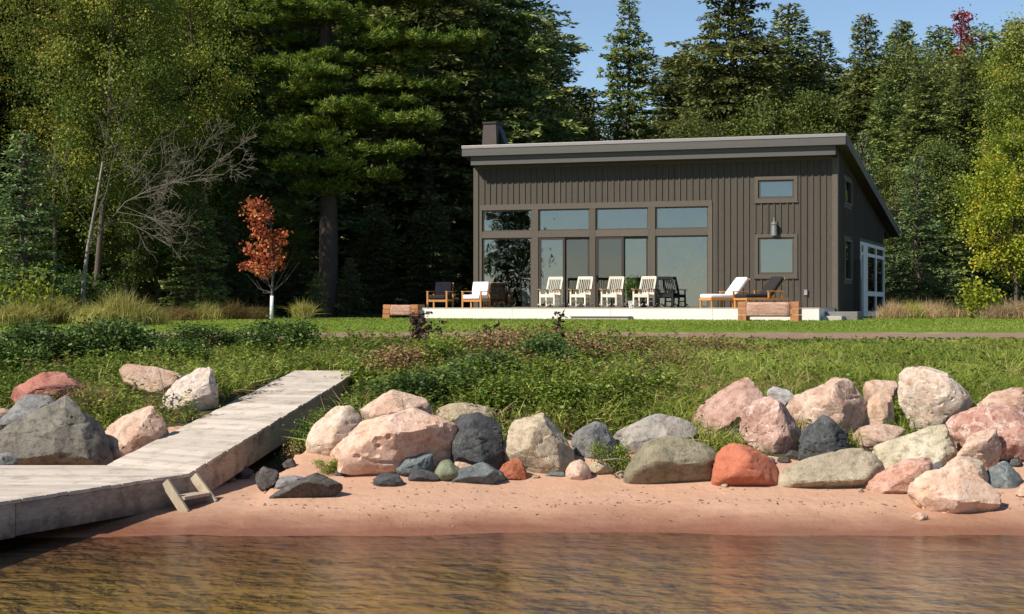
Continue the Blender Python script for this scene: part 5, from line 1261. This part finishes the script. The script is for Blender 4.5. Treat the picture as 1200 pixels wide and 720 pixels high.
# bare leaning tree on the left
def bare_tree():
    rg = np.random.default_rng(71); y0 = 55.0; x0 = PX(104, y0); z0 = g(x0, y0)
    e = empty('bare_tree', (x0, y0, z0)); tag(e, 'bare grey leaning tree with fanning leafless limbs on the left', 'tree')
    def P3(px, py, d=0.0): return Vector((PX(px, y0) - x0, d, PZ(py, y0) - z0))
    t = MB(); t.tube([P3(97, 362), P3(98, 330), P3(103, 290), P3(112, 240), P3(120, 190)], [0.08, 0.07, 0.055, 0.04, 0.025], 8)
    t.build('trunk', plain('grey_bark', lin((140, 132, 122)), 0.95, 0.35, 6, 0.4), e, smooth=True)
    b = MB()
    def limb(pts, r, lev):
        b.tube(pts, [max(0.0045, 0.38 * r * (1 - 0.75 * i / (len(pts) - 1))) for i in range(len(pts))], 5, False)
        if lev == 0: return
        for _ in range(9 if lev > 1 else 7):
            f = rg.uniform(0.25, 0.97); i = f * (len(pts) - 1); i0 = int(i); p = pts[i0].lerp(pts[min(i0 + 1, len(pts) - 1)], i - i0)
            d = (pts[-1] - pts[0]).normalized() + Vector(rg.normal(size=3)) * 0.75 + Vector((0.1, 0, 0.1)); d.normalize()
            l = (pts[-1] - pts[0]).length * rg.uniform(0.25, 0.5)
            m_ = p + d * l * 0.5 + Vector(rg.normal(size=3)) * 0.06 * l; q = p + d * l + Vector((0, 0, rg.uniform(-0.15, 0.2) * l))
            limb([p, m_, q], r * 0.45, lev - 1)
    limb([P3(104, 288), P3(128, 262, -.2), P3(150, 238, -.4), P3(182, 222, -.5), P3(238, 206, -.6), P3(262, 196, -.6)], 0.06, 3)
    limb([P3(128, 262, -.2), P3(155, 262, -.5), P3(185, 278, -.7), P3(205, 290, -.8)], 0.035, 2)
    limb([P3(140, 248, -.3), P3(150, 215, 0), P3(165, 185, .2), P3(190, 150, .3)], 0.035, 2)
    limb([P3(108, 262), P3(122, 225, .3), P3(128, 190, .4), P3(140, 140, .5)], 0.04, 2)
    limb([P3(108, 270), P3(85, 235, -.3), P3(75, 195, -.4)], 0.03, 2)
    limb([P3(160, 236, -.4), P3(185, 205, -.2), P3(205, 185, 0)], 0.03, 2)
    b.build('branches', M_twig, e, smooth=True)
bare_tree()
# trees on the shore to the left, beyond the picture; the windows mirror them
put_tree('spruce_tree', SP[2], -27.5, 27.0, 'shore spruce beyond the left picture edge mirrored in the windows', 'spruces of the forest', 0.62, 0.3)
put_tree('birch_tree', BIR[0], -31.5, 31.0, 'shore birch beyond the left picture edge', 'birches at the forest edge', 0.6, 0.3)

# ------------------------------------------------------------------ grass and weeds
M_grass = foliage('grass', [(0.0, lin((84, 106, 36))), (0.5, lin((136, 150, 56))), (1.0, lin((188, 188, 106)))], 0.35, 0.5)
M_lawnb = foliage('lawn_grass', [(0.0, lin((100, 124, 40))), (0.6, lin((132, 150, 56))), (1.0, lin((160, 166, 84)))], 0.35, 0.5)
M_weed = foliage('weed_leaves', [(0.0, lin((74, 96, 34))), (0.5, lin((120, 140, 50))), (0.85, lin((164, 170, 76))), (1.0, lin((160, 132, 80)))], 0.3, 0.45)
M_dark_leaf = foliage('dark_bush_leaves', [(0.0, lin((50, 72, 32))), (0.5, lin((84, 108, 48))), (1.0, lin((130, 146, 78)))], 0.25, 0.4)
M_dry = foliage('dry_grass', [(0.0, lin((128, 104, 66))), (0.5, lin((168, 142, 98))), (1.0, lin((206, 184, 138)))], 0.3, 0.7)
M_brownl = foliage('brown_leaves', [(0.0, lin((98, 70, 52))), (0.4, lin((146, 112, 82))), (0.7, lin((168, 146, 92))), (0.85, lin((120, 136, 58))), (1.0, lin((140, 150, 70)))], 0.25, 0.6)
M_plum = foliage('plum_leaves', [(0.0, lin((52, 34, 36))), (0.6, lin((84, 56, 52))), (1.0, lin((96, 92, 56)))], 0.2, 0.5)

def blades(rg, P, hgt, wid, lean=0.5):
    n = len(P); D = np.array([0, 0, 1.0]) + rg.normal(size=(n, 3)) * np.array([lean, lean, 0.1])
    bend = rg.normal(size=(n, 3)) * np.array([0.4, 0.4, 0]) * hgt[:, None]; bend[:, 2] = -np.linalg.norm(bend, axis=1) * 0.35
    N = rg.normal(size=(n, 3)); N[:, 2] *= 0.3
    return leaves(P, D, N, hgt, wid, bend)
def vnoise(x, y, s, k=0.0):
    return 0.5 + 0.25 * (np.sin(x * s + 1.3 * np.sin(y * s * 0.8 + k)) + np.sin(y * s * 1.3 + 1.7 * np.sin(x * s * 0.7 - k) + k * 2))
def on_ramp(x, y):
    t = (y - 23.7) / 7.3; return (x > -5.9 + 1.82 * t) & (x < -3.3 + 1.57 * np.clip(t, 0, 1)) & (y < 31.1) & (y > 20)
def bank_points(rg, n, y0=24.3, y1=42.2):
    u = rg.uniform(0, 1, n); y = y0 + (y1 - y0) * u ** 1.15; x = rg.uniform(-0.42, 0.42, n) * y
    b0 = np.array([bank0(q) for q in x]); ok = (y > b0 + 0.1) & ~on_ramp(x, y) & (y < 42.0 + 0.35 * np.sin(x * 0.5) + 0.15 * np.sin(x * 1.7) + rg.uniform(-0.3, 0.15, n))
    for fx, f0, f1, hw_ in FOOT: ok &= ~((np.abs(x - fx) < hw_ * 0.95) & (y > f0 - (0.28 if fx < -3 else 0.12)) & (y < f1))
    return x[ok], y[ok]
HM = lambda y: np.interp(y, [25, 32, 36, 41.8], [1.6, 1.4, 0.75, 0.1])
rg = np.random.default_rng(81)
x, y = bank_points(rg, 263000); px = 600 + F * x / y
want = np.clip(np.interp(px, [0, 330, 430, 470, 740, 800, 1200], [0.4, 0.45, 0.6, 0.25, 0.35, 1, 1]) * (0.45 + 0.75 * vnoise(x, y, 1.1)), 0, 1)
k = rg.uniform(0, 1, len(x)) < want; x, y = x[k], y[k]
hg = (0.10 + 0.22 * rg.uniform(0, 1, len(x)) * (0.5 + vnoise(x, y, 0.9, 2))) * HM(y)
V = blades(rg, np.stack([x, y, gz(x, y) - 0.01], -1), hg, 0.016 * rg.uniform(0.7, 1.4, len(x)), 0.45)
tag(obj('bank_grass', quadmesh('bank_grass', V, M_grass, np.clip(0.25 + 0.45 * vnoise(x, y, 0.6, 1) + 0.18 * rg.normal(size=len(x)), 0, 1))), 'green grass covering the bank above the boulders', 'grass', kind='stuff')
x, y = bank_points(rg, 75000); px = 600 + F * x / y
want = np.clip(np.interp(px, [0, 300, 430, 480, 760, 860, 1000, 1200], [0.4, 0.4, 0.3, 0.8, 0.9, 0.8, 0.4, 0.45]) * (0.15 + 1.5 * vnoise(x, y, 0.9, 4) ** 2), 0, 1)
k = rg.uniform(0, 1, len(x)) < want; x, y = x[k], y[k]
hg = (0.14 + 0.26 * rg.uniform(0, 1, len(x))) * HM(y)
V = blades(rg, np.stack([x, y, gz(x, y) - 0.01], -1), hg, 0.012 * rg.uniform(0.7, 1.4, len(x)), 0.8)
tag(obj('dry_grass', quadmesh('dry_grass', V, M_dry, np.clip(0.45 + 0.25 * rg.normal(size=len(x)), 0, 1))), 'tan dry straw mixed into the bank grass', 'grass', kind='stuff')
# leafy ground cover
def sprigs(rg, x, y, hgt, per, L, Wd):
    n = len(x); z = gz(x, y); ti = np.repeat(np.arange(n), per); m_ = len(ti)
    f = rg.uniform(0.15, 1, m_); ln_ = rg.normal(size=(n, 2)) * 0.25
    P = np.stack([x[ti] + ln_[ti, 0] * f * hgt[ti], y[ti] + ln_[ti, 1] * f * hgt[ti], z[ti] + f * hgt[ti]], -1)
    a = rg.uniform(0, 6.283, m_); D = np.stack([np.cos(a), np.sin(a), rg.uniform(-0.3, 0.6, m_)], -1)
    N = np.array([0, 0, 1.0]) + rg.normal(size=(m_, 3)) * 0.5
    return leaves(P, D, N, L * rg.uniform(0.6, 1.3, m_), Wd * rg.uniform(0.7, 1.3, m_)), ti
x, y = bank_points(rg, 37500); px = 600 + F * x / y
want = np.clip(np.interp(px, [0, 300, 400, 440, 740, 800, 900, 1200], [1, 0.95, 0.4, 0.95, 0.9, 0.35, 0.15, 0.15]) * (0.3 + 0.9 * vnoise(x, y, 1.3, 3)), 0, 1)
k = rg.uniform(0, 1, len(x)) < want; x, y = x[k], y[k]
hg = (0.12 + 0.22 * rg.uniform(0, 1, len(x)) * (0.4 + vnoise(x, y, 1.0, 5))) * HM(y)
V, ti = sprigs(rg, x, y, hg, 11, 0.075, 0.042)
tag(obj('bank_weeds', quadmesh('bank_weeds', V, M_weed, np.clip((0.2 + 0.5 * vnoise(x, y, 0.7, 7) + 0.14 * rg.normal(size=len(x)))[ti] + 0.1 * rg.normal(size=len(ti)), 0, 1))), 'low leafy weeds spread over the bank', 'weeds', kind='stuff')
for nm, mt, cnt, lab, tn in (('tall_weeds', M_weed, 900, 'tall ragged green weeds standing up from the bank thicket', 0.45), ('brown_weeds', M_brownl, 600, 'tall ragged brown weeds standing up from the bank thicket', 0.3)):
    y = rg.uniform(27, 37.5, cnt); px = np.concatenate([rg.normal(600, 95, cnt * 3 // 4), rg.uniform(0, 900, cnt - cnt * 3 // 4)]); x = (px - 600) / F * y
    k = ~on_ramp(x, y) & (vnoise(x, y, 1.2, 2.0 if nm == 'tall_weeds' else 5.0) > 0.4); x, y = x[k], y[k]
    hg = rg.uniform(0.2, 0.62, len(x)) * np.interp(y, [27, 37, 41], [1, 0.85, 0.6])
    V, ti = sprigs(rg, x, y, hg, 26, 0.07, 0.035)
    tag(obj(nm, quadmesh(nm, V, mt, np.clip(tn + 0.2 * rg.normal(size=len(ti)), 0, 1))), lab, 'weeds', kind='stuff')
x = rg.normal(640, 110, 900); y = rg.uniform(27, 41, 900); x = (x - 600) / F * y; k = ~on_ramp(x, y); x, y = x[k], y[k]
V = blades(rg, np.stack([x, y, gz(x, y)], -1), rg.uniform(0.3, 0.75, len(x)) * np.interp(y, [27, 37, 41], [1, 0.8, 0.55]), np.full(len(x), 0.014), 0.45)
tag(obj('dry_stalks', quadmesh('dry_stalks', V, M_dry, rg.uniform(0, 0.8, len(x)))), 'dry tan stalks leaning out of the bank thicket', 'stalks', kind='stuff')
# lawn
n = 115000; y = rg.uniform(46.7, 60.3, n); x = rg.uniform(-0.42, 0.42, n) * y
hx_, hy_ = (x - RX) * CT - (y - RY) * ST, (x - RX) * ST + (y - RY) * CT
k = ~((hx_ > dx0 - 0.05) & (hx_ < 0.3) & (hy_ > DV - 0.06)); x, y = x[k], y[k]
V = blades(rg, np.stack([x, y, gz(x, y) - 0.005], -1), rg.uniform(0.03, 0.085, len(x)), 0.02 * rg.uniform(0.7, 1.3, len(x)), 0.5)
tag(obj('lawn_grass', quadmesh('lawn_grass', V, M_lawnb, np.clip(0.3 + 0.4 * vnoise(x, y, 0.5, 1) + 0.15 * rg.normal(size=len(x)), 0, 1))), 'short mown grass of the lawn before the deck', 'grass', kind='stuff')

# ------------------------------------------------------------------ bushes, clumps, single plants
def bush_data(seed, mat, n=2600, L=0.075, Wd=0.045, lobes=9, stem=M_bark, tall=0.6, flat=0.6):
    rg = np.random.default_rng(seed); C = rg.uniform(-1, 1, (lobes, 3)) * np.array([0.42, 0.36, 0.26]) + np.array([0, 0, 0.52]); C[:, 2] *= (1 - 0.5 * np.abs(C[:, 0]))
    ci = rg.integers(0, lobes, n); off = rg.normal(size=(n, 3)) * 0.15; off[:, 2] *= flat * 1.4
    P = C[ci] + off; P[:, 2] = np.maximum(P[:, 2], 0.02)
    V = leaves(P, rnd(rg, n) + unit(off) * 0.4, np.array([0, 0, 1.0]) + rg.normal(size=(n, 3)) * 0.6, L * rg.uniform(0.6, 1.3, n), Wd * rg.uniform(0.7, 1.3, n))
    t = MB()
    for k in range(lobes):
        t.tube([(C[k, 0] * 0.2, C[k, 1] * 0.2, -0.05), (C[k, 0] * 0.7, C[k, 1] * 0.7, C[k, 2] * 0.6), (C[k, 0] * 1.1, C[k, 1] * 1.1, C[k, 2] * rg.uniform(1.1, 1.6))], [0.016, 0.011, 0.003], 4, False)
    return quadmesh('foliage', V, mat, np.clip(0.45 + 0.2 * rg.normal(size=n) + rg.uniform(-0.2, 0.2, lobes)[ci], 0, 1)), mesh('stems', t.v, t.f, stem, True)
BG = [bush_data(91, M_dark_leaf), bush_data(92, M_dark_leaf, lobes=12), bush_data(93, M_weed, lobes=10)]
BB = [bush_data(94, M_brownl, 2200, 0.07, 0.04, 14), bush_data(95, M_brownl, 1500, 0.08, 0.03, 18)]
def put_bush(px, py, hpx, wpx, data, label, group, rz=0.0, y=None, name='bush'):
    y = y or ground_y(px, py, 24.0, 60.0); x = PX(px, y)
    e = empty(name, (x, y, g(x, y) - 0.03), rz); hh = hpx / F * y; ww = wpx / F * y
    e.scale = (ww, ww, hh); tag(e, label, 'bush', group); obj('foliage', data[0], e); obj('stems', data[1], e); return e
GL = 'dark green bushes along the left bank top'
for i, (px, py, hh, ww, lab) in enumerate(((42, 430, 44, 80, 'leafy dark green bush at the left edge of the bank top'), (92, 428, 46, 70, 'dark green bush under the left birch trunks'), (135, 426, 44, 66, 'dark green bush below the bare leaning tree'),
        (172, 424, 36, 52, 'dark green bush below the tall yellow grass mound'), (236, 412, 28, 56, 'low dark bush on the lawn edge left of the red sapling'), (286, 410, 26, 44, 'low dark bush on the lawn edge just below the red sapling'),
        (330, 414, 34, 62, 'dark bush on the lawn edge right of the red sapling'), (8, 440, 40, 60, 'dark green bush cut by the left picture edge above the boulders'), (215, 430, 28, 50, 'small green bush above the whitish pink boulder'))):
    put_bush(px, py, hh * 1.3, ww * 1.15, BG[i % 2], lab, GL, i * 1.7)
GC = 'bushes of the tangled bank thicket'
for i, (px, py, hh, ww, k, lab) in enumerate(((440, 452, 36, 60, 2, 'light green bush at the top right corner of the ramp'), (470, 440, 36, 60, 3, 'brown tangled bush right of the ramp top'), (520, 432, 36, 66, 2, 'green bush below the plum leaved plants'),
        (560, 428, 40, 60, 3, 'brown twiggy bush left of the thicket middle'), (600, 420, 34, 60, 4, 'sparse brown bush at the thicket middle top'), (640, 436, 40, 60, 0, 'dark green bush under the tall single stem'),
        (690, 432, 40, 66, 4, 'brown bush right of the tall single stem'), (740, 424, 30, 70, 4, 'sparse brown bush at the right end of the thicket'), (480, 474, 34, 70, 0, 'dark green bush above the smooth pink boulder'),
        (535, 466, 34, 70, 1, 'dark green bush above the flat tan boulder'), (585, 480, 40, 66, 2, 'bright green bush above the black boulder'), (640, 482, 40, 66, 2, 'bright green bush above the beige boulder'),
        (695, 486, 40, 66, 2, 'bright green bush above the blue grey boulder'), (560, 448, 34, 60, 1, 'dark bush in the thicket centre'), (620, 454, 34, 60, 2, 'bright green bush in the thicket centre'), (745, 470, 36, 60, 2, 'green bush above the grey slab'),
        (790, 440, 30, 70, 4, 'sparse brown bush in the grass right of the thicket'), (850, 420, 24, 80, 4, 'sparse brown bush high in the grass above the mauve boulder'))):
    put_bush(px, py, hh * 1.25, ww * 1.15, (BG + BB)[k], lab, GC, i * 1.1)
put_bush(716, 540, 42, 34, BG[2], 'green bush growing before the blue grey boulder', None, 0.4, y=23.9)
put_bush(385, 545, 22, 24, BG[2], 'small weed between the cream boulder and the huge pink one', None, 1.0, y=23.6)
put_bush(845, 518, 16, 70, BG[2], 'low green weeds between the olive and mauve boulders', None, 1.0, y=24.2)
put_bush(985, 528, 24, 40, BG[2], 'low green weeds right of the dark grey angular boulder', None, 2.0, y=24.3)
put_bush(1062, 490, 44, 26, BG[2], 'green weeds in the gap left of the tall pale boulder', None, 2.0, y=25.6)
put_bush(112, 512, 46, 64, bush_data(96, M_dry, 1500, 0.12, 0.012, 10), 'heap of dry brown brush behind the largest dark boulder', None, 0.2, y=27.6)
put_bush(100, 366, 60, 60, BG[0], 'dark undergrowth bush below the birches', GL, 0.3, y=56); put_bush(22, 345, 95, 75, bush_data(97, M_yel, 900, 0.06, 0.045), 'yellowing shrub at the left forest edge', None, 0.3, y=51.5)
def stem_plant(px, py0, py1, label, n=90, wide=0.18, seed=0, mat=M_plum):
    rg = np.random.default_rng(seed); y = ground_y(px, py0, 24.0, 60.0); x = PX(px, y); hh = (py0 - py1) / F * y
    e = empty('tall_weed', (x, y, g(x, y) - 0.02)); tag(e, label, 'plant', 'tall plum leaved weeds')
    t = MB(); PP = []
    for k in range(4):
        a = Vector((rg.uniform(-wide, wide), rg.uniform(-0.1, 0.1), hh * rg.uniform(0.7, 1))); t.tube([(0, 0, 0), a * 0.5 + Vector((rg.uniform(-.03, .03), 0, 0.03)), a], [0.012, 0.009, 0.004], 4, False)
        for f in rg.uniform(0.25, 1.0, n // 4): PP.append(a * f)
    P = np.array([tuple(p) for p in PP]) + rg.normal(size=(len(PP), 3)) * 0.045; n = len(P)
    obj('foliage', quadmesh('foliage', leaves(P, rnd(rg, n), rnd(rg, n), 0.10 * rg.uniform(0.6, 1.3, n), 0.075 * rg.uniform(0.7, 1.2, n)), mat, np.clip(rg.uniform(0, 1, n), 0, 1)), e)
    t.build('stems', M_bark, e)
stem_plant(487, 412, 354, 'tallest plum leaved weed in front of the left bench', 260, 0.2, 1)
stem_plant(509, 418, 374, 'shorter plum leaved weed right of the tallest one', 180, 0.18, 2)
stem_plant(656, 408, 362, 'thin single plum weed rising before the deck step', 90, 0.06, 3)
stem_plant(575, 405, 378, 'small plum weed on the bank top under the left armchairs', 70, 0.2, 4)

def clump_data(seed, n, mat, spread=0.5, lean=0.22, wid=0.016, plume=0.0):
    rg = np.random.default_rng(seed); P = np.stack([rg.normal(size=n) * spread, rg.normal(size=n) * spread * 0.6, np.zeros(n)], -1)
    return quadmesh('blades', blades(rg, P, rg.uniform(0.35, 1.15, n) * np.exp(-np.abs(P[:, 0]) * 0.5), wid * rg.uniform(0.7, 1.4, n), lean), mat, np.clip(0.5 + 0.25 * rg.normal(size=n), 0, 1))
M_tallg = foliage('tall_grass', [(0.0, lin((110, 118, 52))), (0.5, lin((162, 156, 78))), (1.0, lin((206, 190, 124)))], 0.35, 0.6)
M_rust = foliage('rusty_grass', [(0.0, lin((92, 74, 42))), (0.5, lin((130, 106, 60))), (1.0, lin((158, 140, 84)))], 0.35, 0.6)
M_pinkg = foliage('pink_plume_grass', [(0.0, lin((128, 120, 66))), (0.5, lin((184, 158, 116))), (1.0, lin((218, 190, 160)))], 0.35, 0.6)
CL = [clump_data(1, 1300, M_tallg), clump_data(2, 1300, M_rust), clump_data(3, 1500, M_pinkg), clump_data(4, 1000, M_tallg, 0.35, 0.3, 0.02)]
def clump(px, y, hpx, k, label, group, rz=0.0, w=1.0):
    x = PX(px, y); e = obj('grass_clump', CL[k], None, (x, y, g(x, y) - 0.03), rz); hh = hpx / F * y; e.scale = (w, w, hh); tag(e, label, 'grass clump', group)
GT = 'tall grass clumps at the forest edge'
for i, (px, y, hh, k, w, lab) in enumerate(((18, 50, 40, 3, 0.8, 'tall reedy grass at the left picture edge'), (55, 51, 46, 3, 1.0, 'tall reedy grass left of the birch trunks'), (108, 50, 36, 0, 0.8, 'yellow grass mound under the birches'), (140, 50.5, 56, 0, 0.9, 'highest yellow grass mound left of the lawn'),
        (170, 51, 36, 0, 0.7, 'yellow grass sloping down to the lawn'), (205, 55, 24, 1, 0.9, 'rusty grass at the left end of the lawn'), (238, 56, 30, 0, 0.8, 'rusty grass left of the red sapling'), (272, 56.5, 30, 1, 0.7, 'rusty grass just behind the red sapling to its left'), (300, 57, 22, 1, 0.6, 'rusty grass behind the sapling trunk guard'),
        (355, 58, 30, 3, 0.7, 'thin grass tuft left of the big pine trunk'), (80, 56, 44, 0, 0.9, 'rusty grass behind the yellow mound'))):
    clump(px, y, hh, k, lab, GT, i * 0.9, w)
GRr = 'plume grass clumps right of the house'
for i, (px, y, hh, k, w, lab) in enumerate(((1046, 58.5, 30, 2, 0.55, 'pinkish plume grass next to the screened porch'), (1068, 59, 30, 0, 0.6, 'green yellow grass second from the porch'), (1090, 60, 30, 2, 0.65, 'pinkish plume grass in the middle of the right grass row'), (1112, 61, 28, 2, 0.65, 'pinkish plume grass left of the yellow maple foot'),
        (1176, 58, 26, 2, 0.9, 'pale plume grass under the yellow maple'), (1202, 58, 34, 2, 0.9, 'pale plume grass at the right picture edge'), (1142, 62, 30, 0, 0.7, 'green grass at the yellow maple foot'))):
    clump(px, y, hh, k, lab, GRr, i * 0.9, w)
e = empty('potted_plant', hw(lx_(741, -0.55), -0.55, DT + 0.002), -TH); tag(e, 'leafy dark green plant in a white pot behind the rightmost cream rocking chair', 'potted plant')
MB().tube([(0, 0, 0), (0, 0, 0.24)], [0.12, 0.16], 14).build('pot', M_white, e)
o = obj('foliage', BG[0][0], e, (0, 0, 0.18)); o.scale = (0.6, 0.5, 0.95); o = obj('stems', BG[0][1], e, (0, 0, 0.2)); o.scale = (0.6, 0.5, 0.85)
put_bush(352, 560, 42, 46, bush_data(99, M_brownl, 1200, 0.08, 0.03, 14), 'dark tangled brush in the shade under the ramp', None, 0.2, y=26.3)
put_bush(365, 520, 60, 40, BG[1], 'dark weeds between the ramp side and the cream boulder', None, 0.2, y=26.6)
put_bush(1147, 372, 55, 50, bush_data(98, M_yel, 1800, 0.09, 0.06), 'bright green yellow bush at the foot of the yellow maple', None, 0.3, y=60)

# sticks and scraps
def stick(pts, r, label, name='driftwood_stick', cat='stick', group='pale sticks on the bank'):
    p0 = Vector(pts[0]); t = MB().tube([Vector(p) - p0 for p in pts], [r * (1 - 0.5 * i / (len(pts) - 1)) for i in range(len(pts))], 6)
    o = t.build(name, M_twig, None, p0, smooth=True); tag(o, label, cat, group)
def bank_stick(px0, py0, px1, py1, y0, y1, r, label):
    a = Vector((PX(px0, y0), y0, PZ(py0, y0))); b = Vector((PX(px1, y1), y1, PZ(py1, y1))); m_ = a.lerp(b, 0.5) + Vector((0, 0, 0.03))
    stick([a, m_, b], r, label)
bank_stick(668, 508, 706, 540, 23.6, 23.4, 0.014, 'pale stick leaning down from the beige boulder'); bank_stick(703, 540, 742, 541, 23.5, 23.5, 0.016, 'pale stick lying flat before the green bush')
bank_stick(573, 450, 600, 462, 28, 27.6, 0.018, 'pale stick lying in the thicket'); bank_stick(494, 440, 506, 418, 30, 31, 0.018, 'pale stick standing below the plum weeds')
bank_stick(194, 470, 186, 432, 27, 27.3, 0.012, 'thin dark stem before the pale pink tilted slab')
rg = np.random.default_rng(99); n = 260
x = rg.uniform(-6, 7, n); y = np.where(rg.uniform(0, 1, n) < 0.65, 22.35 + 0.18 * np.sin(x * 0.8) + 0.05 * rg.normal(size=n), rg.uniform(21.6, 23.4, n)); k = ~((x < -3.6) & (y > 21.5)); x, y = x[k], y[k]; n = len(x)
d = rg.normal(size=(n, 3)); d[:, 2] *= 0.1
V = leaves(np.stack([x, y, gz(x, y) + 0.008], -1), d, np.array([0, 0, 1.0]) + rg.normal(size=(n, 3)) * 0.3, rg.uniform(0.02, 0.09, n), rg.uniform(0.015, 0.035, n))
tag(obj('beach_litter', quadmesh('beach_litter', V, M_brownl, rg.uniform(0, 0.5, n))), 'scattered dark leaf and bark scraps on the sand', 'litter', kind='stuff')
# fine pebbles washed up on the beach
rg = np.random.default_rng(123); n = 110
px = rg.uniform(270, 1210, n); x = None
yy = np.where(rg.uniform(0, 1, n) < 0.6, 22.9 + 0.22 * rg.normal(size=n), rg.uniform(21.2, 23.2, n)); xx = PX(px, yy); zz = gz(xx, yy)
dv, fc = ico(1); nv = len(dv)
sz = rg.uniform(0.006, 0.02, n); sc3 = np.stack([sz * rg.uniform(0.9, 1.5, n), sz, sz * rg.uniform(0.4, 0.8, n)], -1)
PV = (dv[None] * sc3[:, None] + np.stack([xx, yy, zz + sz * 0.2], -1)[:, None]).reshape(-1, 3)
ff = [tuple(q + i * nv for q in f) for i in range(n) for f in fc]
tag(obj('beach_pebbles', mesh('beach_pebbles', PV, ff, plain('pebble', lin((150, 128, 112)), 0.85, 0.45, 3), True)), 'scatter of tiny pebbles on the sand', 'pebbles', kind='stuff')
tri = sum(len(m.loops) - 2 * len(m.polygons) for m in bpy.data.meshes)
print('TRIANGLES', tri)
